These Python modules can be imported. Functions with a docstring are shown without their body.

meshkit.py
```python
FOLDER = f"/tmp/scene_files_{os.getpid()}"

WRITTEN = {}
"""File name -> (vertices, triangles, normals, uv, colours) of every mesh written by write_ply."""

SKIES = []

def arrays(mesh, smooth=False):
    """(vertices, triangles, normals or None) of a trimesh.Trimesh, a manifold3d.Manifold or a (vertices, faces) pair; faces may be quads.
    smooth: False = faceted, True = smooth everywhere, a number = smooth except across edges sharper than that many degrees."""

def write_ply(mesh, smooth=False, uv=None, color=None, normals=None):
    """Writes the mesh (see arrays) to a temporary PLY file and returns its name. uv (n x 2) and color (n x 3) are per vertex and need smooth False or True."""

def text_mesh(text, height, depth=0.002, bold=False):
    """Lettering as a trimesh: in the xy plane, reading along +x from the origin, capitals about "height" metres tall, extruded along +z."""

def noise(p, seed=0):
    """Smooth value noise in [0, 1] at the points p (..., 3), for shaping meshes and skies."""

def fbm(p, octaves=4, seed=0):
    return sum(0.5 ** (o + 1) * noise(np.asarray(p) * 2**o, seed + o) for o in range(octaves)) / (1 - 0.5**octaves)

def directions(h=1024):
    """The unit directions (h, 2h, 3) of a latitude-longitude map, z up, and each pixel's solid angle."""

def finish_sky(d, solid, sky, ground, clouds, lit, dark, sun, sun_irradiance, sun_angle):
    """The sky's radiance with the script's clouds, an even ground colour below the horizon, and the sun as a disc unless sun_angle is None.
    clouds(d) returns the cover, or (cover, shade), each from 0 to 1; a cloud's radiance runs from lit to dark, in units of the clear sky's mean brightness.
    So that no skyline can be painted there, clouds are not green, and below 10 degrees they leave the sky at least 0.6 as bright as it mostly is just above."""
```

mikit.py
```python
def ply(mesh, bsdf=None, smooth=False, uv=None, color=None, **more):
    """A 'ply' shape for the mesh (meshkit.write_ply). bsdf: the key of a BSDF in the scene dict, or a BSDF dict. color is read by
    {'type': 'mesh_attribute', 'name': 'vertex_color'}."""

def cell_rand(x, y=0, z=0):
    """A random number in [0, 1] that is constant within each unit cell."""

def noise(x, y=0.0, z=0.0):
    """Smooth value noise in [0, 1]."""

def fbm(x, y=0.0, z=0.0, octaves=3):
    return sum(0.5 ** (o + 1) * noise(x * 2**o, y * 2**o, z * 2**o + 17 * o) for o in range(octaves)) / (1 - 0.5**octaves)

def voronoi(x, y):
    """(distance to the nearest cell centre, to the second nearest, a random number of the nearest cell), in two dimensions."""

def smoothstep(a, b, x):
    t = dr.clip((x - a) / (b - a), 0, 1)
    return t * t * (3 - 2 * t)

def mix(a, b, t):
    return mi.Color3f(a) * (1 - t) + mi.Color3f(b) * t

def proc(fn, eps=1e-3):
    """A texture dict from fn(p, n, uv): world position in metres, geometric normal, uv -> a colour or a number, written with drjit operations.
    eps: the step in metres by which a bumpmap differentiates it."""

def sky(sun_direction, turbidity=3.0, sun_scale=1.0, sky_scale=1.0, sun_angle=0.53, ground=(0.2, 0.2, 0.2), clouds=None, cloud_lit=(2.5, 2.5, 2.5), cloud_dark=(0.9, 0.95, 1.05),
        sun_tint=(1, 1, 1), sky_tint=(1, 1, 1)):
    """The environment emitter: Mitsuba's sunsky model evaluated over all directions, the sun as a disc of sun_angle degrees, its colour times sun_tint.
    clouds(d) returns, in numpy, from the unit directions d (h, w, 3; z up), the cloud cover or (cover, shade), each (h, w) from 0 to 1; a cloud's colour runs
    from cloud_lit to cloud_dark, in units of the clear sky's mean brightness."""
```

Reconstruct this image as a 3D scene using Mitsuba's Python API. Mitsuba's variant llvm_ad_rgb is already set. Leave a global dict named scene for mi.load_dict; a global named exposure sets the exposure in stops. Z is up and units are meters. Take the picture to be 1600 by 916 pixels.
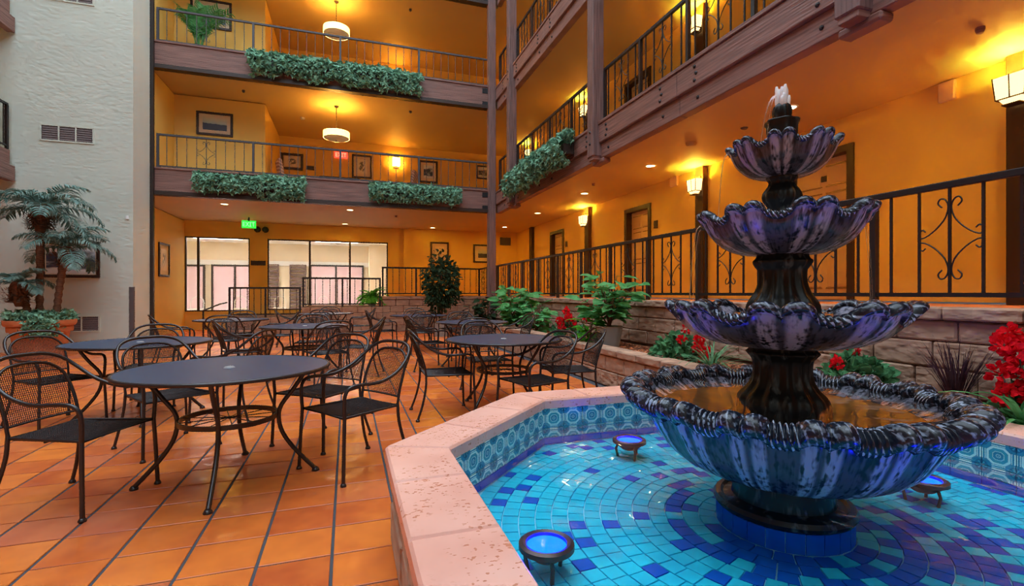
import math, random
import numpy as np, trimesh, shapely
from shapely.geometry import Polygon, box as sbox
import drjit as dr
import mitsuba as mi
import mikit, meshkit
from mikit import noise, fbm, voronoi, cell_rand, smoothstep, mix, proc

T = mi.ScalarTransform4f
PI = math.pi
rng = np.random.default_rng(11)
random.seed(11)
scene, labels = {}, {}
EYE = 1.2
SN, CN = 0.31846, 0.94794            # the camera looks 18.57 degrees to the right of +y

# ---------------------------------------------------------------- camera, sky, exposure
exposure = 1.2
scene['camera'] = {'type': 'perspective', 'fov': 92.56, 'fov_axis': 'x', 'near_clip': 0.05, 'far_clip': 200.0,
                   'to_world': T().look_at(origin=[0, 0, EYE], target=[SN, CN, EYE], up=[0, 0, 1])}
scene['sky'] = mikit.sky((0.2, 0.1, 0.95), turbidity=4.0, sun_scale=0.0, sky_scale=14.0, ground=(0.02, 0.02, 0.02),
                         clouds=lambda d: (np.ones(d.shape[:2]) * 0.85, np.zeros(d.shape[:2]) + 0.3), cloud_lit=(0.97, 1.12, 1.22), cloud_dark=(0.72, 0.90, 1.05))
SCONCE_L = (54.0, 20.0, 2.0)
DOWN_L = (175.0, 86.0, 9.0)
PENDANT_L = (17.0, 8.5, 1.6)
POOL_L = (0.0, 0.14, 38.0)
ROOM_L = (7.6, 7.0, 6.3)

# ---------------------------------------------------------------- materials
def rgb(c): return {'type': 'rgb', 'value': list(c)}
def prin(color, rough=0.6, spec=0.5, two=True, **k):
    d = {'type': 'principled', 'base_color': color if isinstance(color, dict) else rgb(color), 'roughness': rough, 'specular': spec, **k}
    return {'type': 'twosided', 'bsdf': d} if two else d
def bumped(d, fn, scale, eps=1e-3):
    inner = d['bsdf'] if d['type'] == 'twosided' else d
    return {'type': 'twosided', 'bsdf': {'type': 'bumpmap', 'arbitrary': {**proc(fn, eps)}, 'scale': scale, 'bsdf': inner}}
M = scene

def stucco_tone(c, amt=0.12):
    def fn(p, n, uv):
        k = fbm(p.x * 1.3, p.y * 1.3, p.z * 1.3, 3)
        return mi.Color3f(c) * (1 - amt + 2 * amt * k)
    return proc(fn)
def knock(p, n, uv): return fbm(p.x * 22, p.y * 22, p.z * 22, 3)
M['m_cream'] = bumped(prin(stucco_tone((0.58, 0.62, 0.53), 0.07), 0.85, 0.2), knock, 0.016, 4e-3)
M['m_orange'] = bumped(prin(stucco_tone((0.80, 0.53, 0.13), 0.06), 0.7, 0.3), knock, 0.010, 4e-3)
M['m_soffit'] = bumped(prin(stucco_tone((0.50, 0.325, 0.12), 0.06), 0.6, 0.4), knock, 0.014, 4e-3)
def timber_tone(p, n, uv):
    g = fbm(p.x * 3, p.y * 3, p.z * 55, 3)
    b = fbm(p.x * 1.1 + 3, p.y * 1.1, p.z * 4, 2)
    return mix((0.10, 0.050, 0.042), (0.32, 0.165, 0.13), dr.clip(0.25 * b + 1.1 * g - 0.15, 0, 1))
def timber_grain(p, n, uv): return fbm(p.x * 5, p.y * 5, p.z * 70, 2)
M['m_timber'] = bumped(prin(proc(timber_tone), 0.55, 0.4), timber_grain, 0.006, 2e-3)
def post_tone(p, n, uv):
    g = fbm(p.x * 45, p.y * 45, p.z * 2.5, 3)
    return mix((0.085, 0.048, 0.045), (0.24, 0.14, 0.125), dr.clip(1.2 * g - 0.1, 0, 1))
M['m_post'] = prin(proc(post_tone), 0.55, 0.4)
M['m_darkwood'] = prin((0.030, 0.015, 0.010), 0.45, 0.5)
M['m_doorwood'] = prin((0.66, 0.44, 0.20), 0.5, 0.4)
M['m_doorgroove'] = prin((0.30, 0.17, 0.06), 0.6, 0.3)
M['m_irondaylit'] = prin((0.060, 0.054, 0.062), 0.5, 0.4)  # black iron of the back rails, daylight on it put into the colour
M['m_iron'] = prin((0.010, 0.008, 0.009), 0.42, 0.5)
M['m_wrought'] = prin((0.018, 0.014, 0.016), 0.33, 0.6)
M['m_tabletop'] = prin((0.030, 0.044, 0.082), 0.45, 0.35)  # black metal with the skylight reflection put in as blue
M['m_capwhite'] = prin((0.28, 0.29, 0.31), 0.5)
TPX, TPY, TX0, TY0 = 0.312, 0.287, -0.067, 2.39
def terracotta(p, n, uv):
    a, b = (p.x - TX0) / TPX, (p.y - TY0) / TPY
    r, r2 = cell_rand(a, b, 1), cell_rand(a, b, 7)
    k = fbm(p.x * 7, p.y * 7, 3.0, 3)
    c = mix((0.50, 0.090, 0.022), (0.76, 0.205, 0.032), dr.clip(0.65 * r + 0.9 * (k - 0.35), 0, 1))
    return mix(c, (0.50, 0.13, 0.075), 0.5 * smoothstep(0.7, 1.0, r2))
M['m_floortile'] = bumped(prin(proc(terracotta), 0.24, 0.55, clearcoat=0.5, clearcoat_gloss=0.85), lambda p, n, uv: fbm(p.x * 9, p.y * 9, 0.0, 2), 0.006, 3e-3)
M['m_grout'] = prin((0.075, 0.078, 0.09), 0.9, 0.05)
def travertine(p, n, uv):
    k = fbm(p.x * 5, p.y * 5, p.z * 5, 3)
    pit = 0.80 * smoothstep(0.68, 0.78, fbm(p.x * 62, p.y * 95, p.z * 60, 2)) * smoothstep(0.40, 0.62, fbm(p.x * 5 + 9, p.y * 5, 0.0, 2))
    return mix(mix((0.68, 0.31, 0.23), (0.84, 0.50, 0.41), k), (0.50, 0.16, 0.07), pit)
M['m_coping'] = prin(proc(travertine), 0.38, 0.5)
def block_tone(p, n, uv):
    r = cell_rand(p.x * 2.3 + 5, p.y * 2.3, p.z * 5.2)
    k = fbm(p.x * 9, p.y * 9, p.z * 14, 3)
    return mix((0.25, 0.145, 0.10), (0.52, 0.34, 0.24), dr.clip(0.25 * r + k * 1.1 - 0.15, 0, 1))
M['m_block'] = bumped(prin(proc(block_tone), 0.8, 0.25), lambda p, n, uv: fbm(p.x * 14, p.y * 14, p.z * 22, 3), 0.03, 4e-3)
M['m_mortar'] = prin((0.15, 0.095, 0.075), 0.9, 0.1)
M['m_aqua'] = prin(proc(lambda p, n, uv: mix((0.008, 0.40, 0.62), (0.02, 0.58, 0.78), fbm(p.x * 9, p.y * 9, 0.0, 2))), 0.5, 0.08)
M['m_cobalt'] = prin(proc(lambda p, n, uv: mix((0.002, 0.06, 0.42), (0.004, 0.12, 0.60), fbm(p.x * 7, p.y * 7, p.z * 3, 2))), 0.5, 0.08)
M['m_poolgrout'] = prin((0.26, 0.68, 0.82), 0.6)
def talavera(p, n, uv):
    x, y = uv.x - 0.5, uv.y - 0.5
    ax, ay = dr.abs(x), dr.abs(y)
    m = dr.maximum(dr.maximum(ax, ay), (ax + ay) * 0.66)
    def band(v, a, b): return smoothstep(a - 0.012, a + 0.012, v) * (1 - smoothstep(b - 0.012, b + 0.012, v))
    c = mi.Color3f(0.03, 0.23, 0.36)
    pale = mi.Color3f(0.48, 0.76, 0.74)
    c = mix(c, (0.045, 0.32, 0.42), band(m, 0.17, 0.27))
    c = mix(c, pale, dr.maximum(band(m, 0.275, 0.35), 0.8 * band(m, 0.15, 0.175)))
    rr = dr.sqrt(x * x + y * y)
    c = mix(c, pale, 0.7 * band(rr, 0.05, 0.075) + 0.5 * (1 - smoothstep(0.015, 0.03, rr)))
    stripes = dr.select((dr.minimum(ax, ay) < 0.20) & (dr.maximum(ax, ay) > 0.37), smoothstep(0.0, 0.4, dr.sin(dr.maximum(ax, ay) * 72.0 - 0.6)), 0.0)
    c = mix(c, (0.62, 0.84, 0.78), 0.95 * stripes)
    qx, qy = 0.5 - ax, 0.5 - ay
    rc = dr.sqrt(qx * qx + qy * qy)
    ang = dr.atan2(qy, qx)
    c = mix(c, (0.02, 0.13, 0.24), 1 - smoothstep(0.20, 0.215, rc))
    c = mix(c, (0.06, 0.36, 0.44), (1 - smoothstep(0.15, 0.18, rc)) * smoothstep(0.0, 0.4, dr.sin(ang * 8.0)))
    return c
M['m_talavera'] = prin(proc(talavera), 0.3, 0.2)
M['m_water'] = {'type': 'thindielectric', 'int_ior': 1.21, 'ext_ior': 1.0}
M['m_stream'] = {'type': 'thindielectric', 'int_ior': 1.40, 'ext_ior': 1.0}
M['m_foam'] = prin((0.85, 0.88, 0.92), 0.3, 0.5)
SAG = 0.38
def glaze(p, n, uv):
    """uv.x counts the lobes round a bowl: the worn pale paint lies on the raised petals."""
    ph = uv.x - dr.floor(uv.x)
    petal = smoothstep(SAG - 0.04, SAG + 0.03, ph)
    q = (ph - SAG) * (2 / (1 - SAG))
    q = q - dr.floor(q)
    belly = petal * smoothstep(0.04, 0.30, q) * (1 - smoothstep(0.70, 0.96, q))
    streak = fbm(uv.x * 22, uv.y * 5, p.z * 3, 3)
    fleck = fbm(p.x * 75, p.y * 75, p.z * 14, 2)
    patch = fbm(p.x * 9, p.y * 9, p.z * 9, 2)
    w = dr.clip(smoothstep(0.33, 0.58, 0.5 * streak + 0.5 * fleck + 0.12 * (patch - 0.5)) * (0.14 + 0.80 * belly), 0, 1)
    return mix((0.004, 0.008, 0.016), (0.32, 0.33, 0.43), w)
M['m_glaze'] = prin(proc(glaze), 0.26, 0.4, clearcoat=0.25, clearcoat_gloss=0.9)
def glaze_rim(p, n, uv):
    ph = uv.x - dr.floor(uv.x)
    petal = smoothstep(SAG - 0.04, SAG + 0.03, ph)
    ridge = smoothstep(0.45, 0.95, dr.sin(uv.x * (2 * PI * 13) + uv.y * 60))  # pale paint on the ridge crests, brightened to stand in for highlights
    fleck = fbm(p.x * 80, p.y * 80, p.z * 80, 2)
    w = ridge * (1 - 0.6 * petal) * smoothstep(0.36, 0.58, fleck) + 0.22 * petal * smoothstep(0.52, 0.70, fleck)
    return mix((0.003, 0.007, 0.016), (0.34, 0.42, 0.56), dr.clip(w, 0, 1))
M['m_glazerim'] = prin(proc(glaze_rim), 0.24, 0.4, clearcoat=0.35, clearcoat_gloss=0.9)
M['m_glazedark'] = prin(proc(lambda p, n, uv: mix((0.005, 0.007, 0.008), (0.07, 0.085, 0.085), smoothstep(0.55, 0.80, fbm(p.x * 40, p.y * 40, p.z * 9, 3)))), 0.35, 0.3, clearcoat=0.12, clearcoat_gloss=0.9)
M['m_basinbrown'] = prin(proc(lambda p, n, uv: mix((0.02, 0.008, 0.002), (0.12, 0.055, 0.016), fbm(p.x * 9, p.y * 9, p.z * 9, 3))), 0.4, 0.5)  # brown puts the mirrored orange ceiling into the bowl lining
M['m_lampring'] = prin((0.07, 0.05, 0.045), 0.35, 0.5, metallic=0.6)
def leafmat(a, b, trans=0.5, rough=0.45, f=9.0):
    return {'type': 'principledthin', 'base_color': proc(lambda p, n, uv: mix(a, b, dr.clip(0.55 * cell_rand(p.x * f * 2, p.y * f * 2, p.z * f * 2) + 0.7 * noise(p.x * f, p.y * f, p.z * f) - 0.1, 0, 1))),
            'roughness': rough, 'diff_trans': trans, 'spec_trans': 0.0, 'eta': 1.45}
M['m_ivy'] = leafmat((0.004, 0.045, 0.018), (0.36, 0.70, 0.48), 0.3, 0.30, 14.0)
M['m_bush'] = leafmat((0.008, 0.045, 0.016), (0.13, 0.36, 0.16), 0.35, 0.35, 11.0)
M['m_palm'] = leafmat((0.045, 0.11, 0.075), (0.30, 0.46, 0.42), 0.35, 0.45, 6.0)
M['m_broad'] = leafmat((0.020, 0.17, 0.030), (0.20, 0.55, 0.22), 0.5, 0.30, 8.0)
M['m_ficus'] = leafmat((0.006, 0.020, 0.008), (0.05, 0.085, 0.045), 0.3, 0.4, 9.0)
M['m_blade'] = leafmat((0.03, 0.14, 0.06), (0.22, 0.40, 0.22), 0.4, 0.4, 12.0)
M['m_purple'] = leafmat((0.03, 0.014, 0.02), (0.10, 0.05, 0.06), 0.3, 0.5, 9.0)
M['m_red'] = leafmat((0.55, 0.004, 0.012), (0.88, 0.02, 0.03), 0.4, 0.5, 18.0)
M['m_yellowgreen'] = leafmat((0.07, 0.30, 0.03), (0.14, 0.55, 0.06), 0.6, 0.4, 8.0)
M['m_bark'] = prin(proc(lambda p, n, uv: mix((0.06, 0.026, 0.016), (0.24, 0.12, 0.07), fbm(p.x * 20, p.y * 20, p.z * 60, 3))), 0.8, 0.2)
M['m_clay'] = prin(proc(lambda p, n, uv: mix((0.46, 0.14, 0.055), (0.66, 0.25, 0.11), fbm(p.x * 4, p.y * 4, p.z * 9, 3))), 0.6, 0.3)
M['m_soil'] = prin(proc(lambda p, n, uv: mix((0.05, 0.02, 0.012), (0.25, 0.10, 0.055), fbm(p.x * 30, p.y * 30, p.z * 30, 3))), 0.9, 0.1)
M['m_stonepot'] = prin((0.26, 0.24, 0.22), 0.7, 0.3)
M['m_glass'] = {'type': 'thindielectric', 'int_ior': 1.5, 'ext_ior': 1.0}
M['m_bronzeframe'] = prin((0.022, 0.014, 0.012), 0.4, 0.5)
M['m_roomcream'] = prin((0.80, 0.70, 0.52), 0.8, 0.2)
M['m_white'] = prin((0.80, 0.80, 0.77), 0.6, 0.3)
M['m_pink'] = prin((0.80, 0.60, 0.66), 0.35, 0.4)
M['m_shutter'] = prin((0.16, 0.10, 0.085), 0.5, 0.3)
M['m_plateivory'] = prin((0.66, 0.46, 0.28), 0.5, 0.3)
M['m_grey'] = prin((0.10, 0.085, 0.085), 0.6, 0.3)
M['m_louvre'] = prin((0.17, 0.135, 0.13), 0.55, 0.3)
M['m_black'] = prin((0.012, 0.012, 0.013), 0.4, 0.4)
M['m_mat'] = prin((0.70, 0.58, 0.42), 0.8, 0.2)
def art_hills(p, n, uv):
    hgt = 0.45 + 0.25 * (fbm(uv.x * 3 + p.x * 0.1, 2.0, 0.0, 3) - 0.4)
    sky_ = mix((0.30, 0.42, 0.44), (0.62, 0.58, 0.42), smoothstep(0.4, 1.0, uv.y))
    return mix((0.04, 0.05, 0.10), sky_, smoothstep(hgt - 0.03, hgt + 0.03, uv.y))
M['m_arthills'] = prin(proc(art_hills), 0.25, 0.5)
def art_snow(p, n, uv):
    k = fbm(uv.x * 3.5, uv.y * 5, 1.0, 3)
    c = mix((0.025, 0.06, 0.12), (0.30, 0.42, 0.50), smoothstep(0.42, 0.66, k))
    c = mix(c, (0.75, 0.80, 0.80), smoothstep(0.62, 0.8, uv.y + 0.25 * (k - 0.5)))
    return mix(c, (0.7, 0.75, 0.75), 1 - smoothstep(0.12, 0.2, uv.y + 0.15 * (k - 0.5)))
M['m_artsnow'] = prin(proc(art_snow), 0.2, 0.5)
def art_sketch(p, n, uv):
    d = dr.sqrt(dr.square(uv.x - 0.5) * 1.3 + dr.square(uv.y - 0.5))
    k = fbm(uv.x * 7 + p.x, uv.y * 7, 4.0, 3)
    return mix((0.78, 0.68, 0.50), (0.10, 0.09, 0.06), smoothstep(0.42, 0.56, k) * (1 - smoothstep(0.25, 0.42, d)))
M['m_artsketch'] = prin(proc(art_sketch), 0.3, 0.5)
M['m_fabric'] = prin(proc(lambda p, n, uv: mix((0.30, 0.18, 0.15), (0.55, 0.40, 0.32), smoothstep(-0.2, 0.2, dr.sin(p.z * 70 + p.x * 40)))), 0.9, 0.1)
M['m_exitgreen'] = prin((0.02, 0.35, 0.03), 0.4, 0.4)
M['m_exitred'] = prin((0.6, 0.05, 0.03), 0.4, 0.4)

# ---------------------------------------------------------------- geometry helpers: every one returns (vertices, triangles)
def join(*ms):
    v, f, k = [], [], 0
    for a, b in ms:
        v.append(np.asarray(a, float)); f.append(np.asarray(b, int) + k); k += len(a)
    return np.vstack(v), np.vstack(f)
BOXF = np.array([[0, 2, 1], [0, 3, 2], [4, 5, 6], [4, 6, 7], [0, 1, 5], [0, 5, 4], [1, 2, 6], [1, 6, 5], [2, 3, 7], [2, 7, 6], [3, 0, 4], [3, 4, 7]])
def bx(x0, y0, z0, x1, y1, z1):
    x0, x1 = min(x0, x1), max(x0, x1); y0, y1 = min(y0, y1), max(y0, y1); z0, z1 = min(z0, z1), max(z0, z1)
    return np.array([[x0, y0, z0], [x1, y0, z0], [x1, y1, z0], [x0, y1, z0], [x0, y0, z1], [x1, y0, z1], [x1, y1, z1], [x0, y1, z1]], float), BOXF
def chbox(x0, y0, z0, x1, y1, z1, c=0.004):
    """A box with its upper edges chamfered."""
    a, _ = bx(x0, y0, z0, x1, y1, z1 - c)
    top = np.array([[x0 + c, y0 + c, z1], [x1 - c, y0 + c, z1], [x1 - c, y1 - c, z1], [x0 + c, y1 - c, z1]])
    f = [[0, 2, 1], [0, 3, 2], [8, 9, 10], [8, 10, 11]]
    for k in range(4):
        j = (k + 1) % 4
        f += [[k, j, 4 + j], [k, 4 + j, 4 + k], [4 + k, 4 + j, 8 + j], [4 + k, 8 + j, 8 + k]]
    return np.vstack([a, top]), np.array(f)
def rbox(x0, y0, z0, x1, y1, z1, c=0.01):
    """A box with all twelve edges chamfered (hull of 24 points)."""
    P = []
    for sx in (0, 1):
        for sy in (0, 1):
            for sz in (0, 1):
                p = np.array([(x0, x1)[sx], (y0, y1)[sy], (z0, z1)[sz]], float)
                d = np.array([1 - 2 * sx, 1 - 2 * sy, 1 - 2 * sz]) * c
                for k in range(3):
                    q = p + d; q[k] = p[k]; P.append(q)
    h = trimesh.convex.convex_hull(np.array(P))
    return np.array(h.vertices), np.array(h.faces)
def tube(pts, r, n=8, closed=False, cap=True):
    p = np.asarray(pts, float); m = len(p)
    if closed: t = np.roll(p, -1, 0) - np.roll(p, 1, 0)
    else: t = np.gradient(p, axis=0)
    t /= np.linalg.norm(t, axis=1, keepdims=True) + 1e-12
    u = np.cross(t[0], [0, 0, 1.0] if abs(t[0][2]) < 0.9 else [1.0, 0, 0]); u /= np.linalg.norm(u)
    U = []
    for k in range(m):
        u = u - t[k] * (u @ t[k]); u /= np.linalg.norm(u) + 1e-12; U.append(u)
    U = np.array(U); W = np.cross(t, U)
    a = np.arange(n) * 2 * PI / n
    r = np.broadcast_to(r, (m,))
    v = p[:, None] + r[:, None, None] * (np.cos(a)[None, :, None] * U[:, None] + np.sin(a)[None, :, None] * W[:, None])
    v = v.reshape(-1, 3)
    i, j = np.meshgrid(np.arange(m if closed else m - 1), np.arange(n), indexing='ij')
    i2, j2 = (i + 1) % m, (j + 1) % n
    f = np.stack([np.stack([i * n + j, i * n + j2, i2 * n + j2], -1), np.stack([i * n + j, i2 * n + j2, i2 * n + j], -1)]).reshape(-1, 3)
    if not closed and cap:
        v = np.vstack([v, p[:1], p[-1:]]); c0, c1 = m * n, m * n + 1
        k = np.arange(n); k2 = (k + 1) % n
        f = np.vstack([f, np.stack([k * 0 + c0, k2, k], 1), np.stack([k * 0 + c1, (m - 1) * n + k, (m - 1) * n + k2], 1)])
    return v, f
def spline(pts, n=6):
    p = np.asarray(pts, float)
    e = np.vstack([2 * p[0] - p[1], p, 2 * p[-1] - p[-2]])
    out = []
    for k in range(1, len(e) - 2):
        for t in np.arange(n) / n:
            out.append(0.5 * ((2 * e[k]) + (-e[k - 1] + e[k + 1]) * t + (2 * e[k - 1] - 5 * e[k] + 4 * e[k + 1] - e[k + 2]) * t * t + (-e[k - 1] + 3 * e[k] - 3 * e[k + 1] + e[k + 2]) * t ** 3))
    out.append(p[-1])
    return np.array(out)
def lathe(prof, n=32, c=(0, 0, 0)):
    prof = np.asarray(prof, float); m = len(prof)
    a = np.arange(n) * 2 * PI / n
    v = np.stack([prof[:, None, 0] * np.cos(a), prof[:, None, 0] * np.sin(a), prof[:, None, 1] + 0 * a], -1).reshape(-1, 3) + np.asarray(c, float)
    i, j = np.meshgrid(np.arange(m - 1), np.arange(n), indexing='ij'); j2 = (j + 1) % n
    f = np.stack([np.stack([i * n + j, i * n + j2, (i + 1) * n + j2], -1), np.stack([i * n + j, (i + 1) * n + j2, (i + 1) * n + j], -1)]).reshape(-1, 3)
    return v, f
def move(m, x=0, y=0, z=0, rz=0.0, s=1.0):
    v, f = m; v = np.asarray(v, float) * s
    c, d = math.cos(rz), math.sin(rz)
    return np.stack([v[:, 0] * c - v[:, 1] * d + x, v[:, 0] * d + v[:, 1] * c + y, v[:, 2] + z], 1), f
def prism(poly, z0, z1):
    ms = []
    for g in getattr(poly, 'geoms', [poly]):
        m = trimesh.creation.extrude_polygon(g, z1 - z0, engine='earcut')
        ms.append((np.array(m.vertices) + [0, 0, z0], np.array(m.faces)))
    return join(*ms)
def leaves(P, D, N, L, W, tpl):
    """Leaves at points P, pointing along D, facing N, L long and W wide."""
    tv, tf = tpl
    D = D / (np.linalg.norm(D, axis=1, keepdims=True) + 1e-9)
    S = np.cross(N, D); S /= np.linalg.norm(S, axis=1, keepdims=True) + 1e-9
    U = np.cross(D, S)
    L, W = np.broadcast_to(L, (len(P),))[:, None, None], np.broadcast_to(W, (len(P),))[:, None, None]
    v = P[:, None] + tv[None, :, 0:1] * L * D[:, None] + tv[None, :, 1:2] * W * S[:, None] + tv[None, :, 2:3] * L * U[:, None]
    f = tf[None] + (np.arange(len(P)) * len(tv))[:, None, None]
    return v.reshape(-1, 3), f.reshape(-1, 3)
LEAF = (np.array([[0, 0, 0], [0.35, 0.5, 0.06], [0.4, 0, -0.03], [0.35, -0.5, 0.06], [0.75, 0.33, 0.0], [0.8, -0.0, -0.05], [0.75, -0.33, 0.0], [1, 0, -0.14]]),
        np.array([[0, 2, 1], [0, 3, 2], [1, 2, 5], [1, 5, 4], [2, 3, 6], [2, 6, 5], [4, 5, 7], [5, 6, 7]]))
IVY = (np.array([[0, 0, 0], [0.25, 0.55, 0.04], [0.5, 0.2, -0.02], [1, 0, -0.1], [0.5, -0.2, -0.02], [0.25, -0.55, 0.04]]),
       np.array([[0, 2, 1], [0, 3, 2], [0, 4, 3], [0, 5, 4]]))
BLADE = (np.array([[0, -0.5, 0], [0, 0.5, 0], [0.35, -0.5, 0.22], [0.35, 0.5, 0.22], [0.7, -0.4, 0.24], [0.7, 0.4, 0.24], [1, 0, 0.02]]),
         np.array([[0, 2, 1], [1, 2, 3], [2, 4, 3], [3, 4, 5], [4, 6, 5]]))
PETAL = (np.array([[0, 0, 0], [0.5, 0.5, 0.12], [1.0, 0.22, 0.1], [1.0, -0.22, 0.1], [0.5, -0.5, 0.12]]), np.array([[0, 2, 1], [0, 3, 2], [0, 4, 3]]))

# ---------------------------------------------------------------- naming
def num(key):
    if key not in scene and key not in labels: return key
    k = 1
    while f'{key}_{k:03d}' in scene or f'{key}_{k:03d}' in labels: k += 1
    return f'{key}_{k:03d}'
COUNT = {}
def pnum(parent, name):
    full = f'{parent}__{name}'
    k = COUNT.get(full, 0); COUNT[full] = k + 1
    return full if k == 0 else f'{full}_{k:03d}'
def thing(name, label, cat, group=None, kind=None):
    key = num(name); labels[key] = {'label': label, 'category': cat}
    if group: labels[key]['group'] = group
    if kind: labels[key]['kind'] = kind
    return key
def obj(parent, name, mesh, mat, smooth=False, uv=None, label=None, kind=None, **more):
    key = pnum(parent, name)
    scene[key] = mikit.ply(mesh, mat, smooth, uv=uv, **more)
    if label or kind:
        labels[key] = {}
        if label: labels[key]['label'] = label
        if kind: labels[key]['kind'] = kind
    return key
def put(parent, name, d, to_world=None, label=None):
    key = pnum(parent, name)
    scene[key] = {**d, 'to_world': to_world} if to_world is not None else dict(d)
    if label: labels[key] = {'label': label}
    return key
def single(name, label, cat, mesh, mat, smooth=False, group=None, kind=None, uv=None, **more):
    key = thing(name, label, cat, group, kind)
    scene[key] = mikit.ply(mesh, mat, smooth, uv=uv, **more)
    return key
def struct(name, mesh, mat, label=None, smooth=False):
    key = num(name)
    labels[key] = {'kind': 'structure'}
    if label: labels[key]['label'] = label
    if mesh is not None: scene[key] = mikit.ply(mesh, mat, smooth)
    return key
def light(L): return {'type': 'area', 'radiance': rgb(L)}

# ---------------------------------------------------------------- sizes of the building (heights above the eye + EYE)
XR, XW, YB, YW, XL, YC = 4.12, 6.31, 13.7, 18.3, -4.38, 12.6
ST = 3.0                                  # storey height
Y0 = -7.5                                 # the atrium goes on behind the camera
POOLC = np.array([1.908, 1.752])
def octagon(ap):
    r = ap / math.cos(PI / 8)
    return [(POOLC[0] + r * math.cos(PI / 8 + k * PI / 4), POOLC[1] + r * math.sin(PI / 8 + k * PI / 4)) for k in range(8)]
OUT, INN = 1.735, 1.435
ZC, ZF = 0.45, 0.13                       # top of the coping, pool floor
poly_out, poly_in = Polygon(octagon(OUT)), Polygon(octagon(INN))

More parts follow.
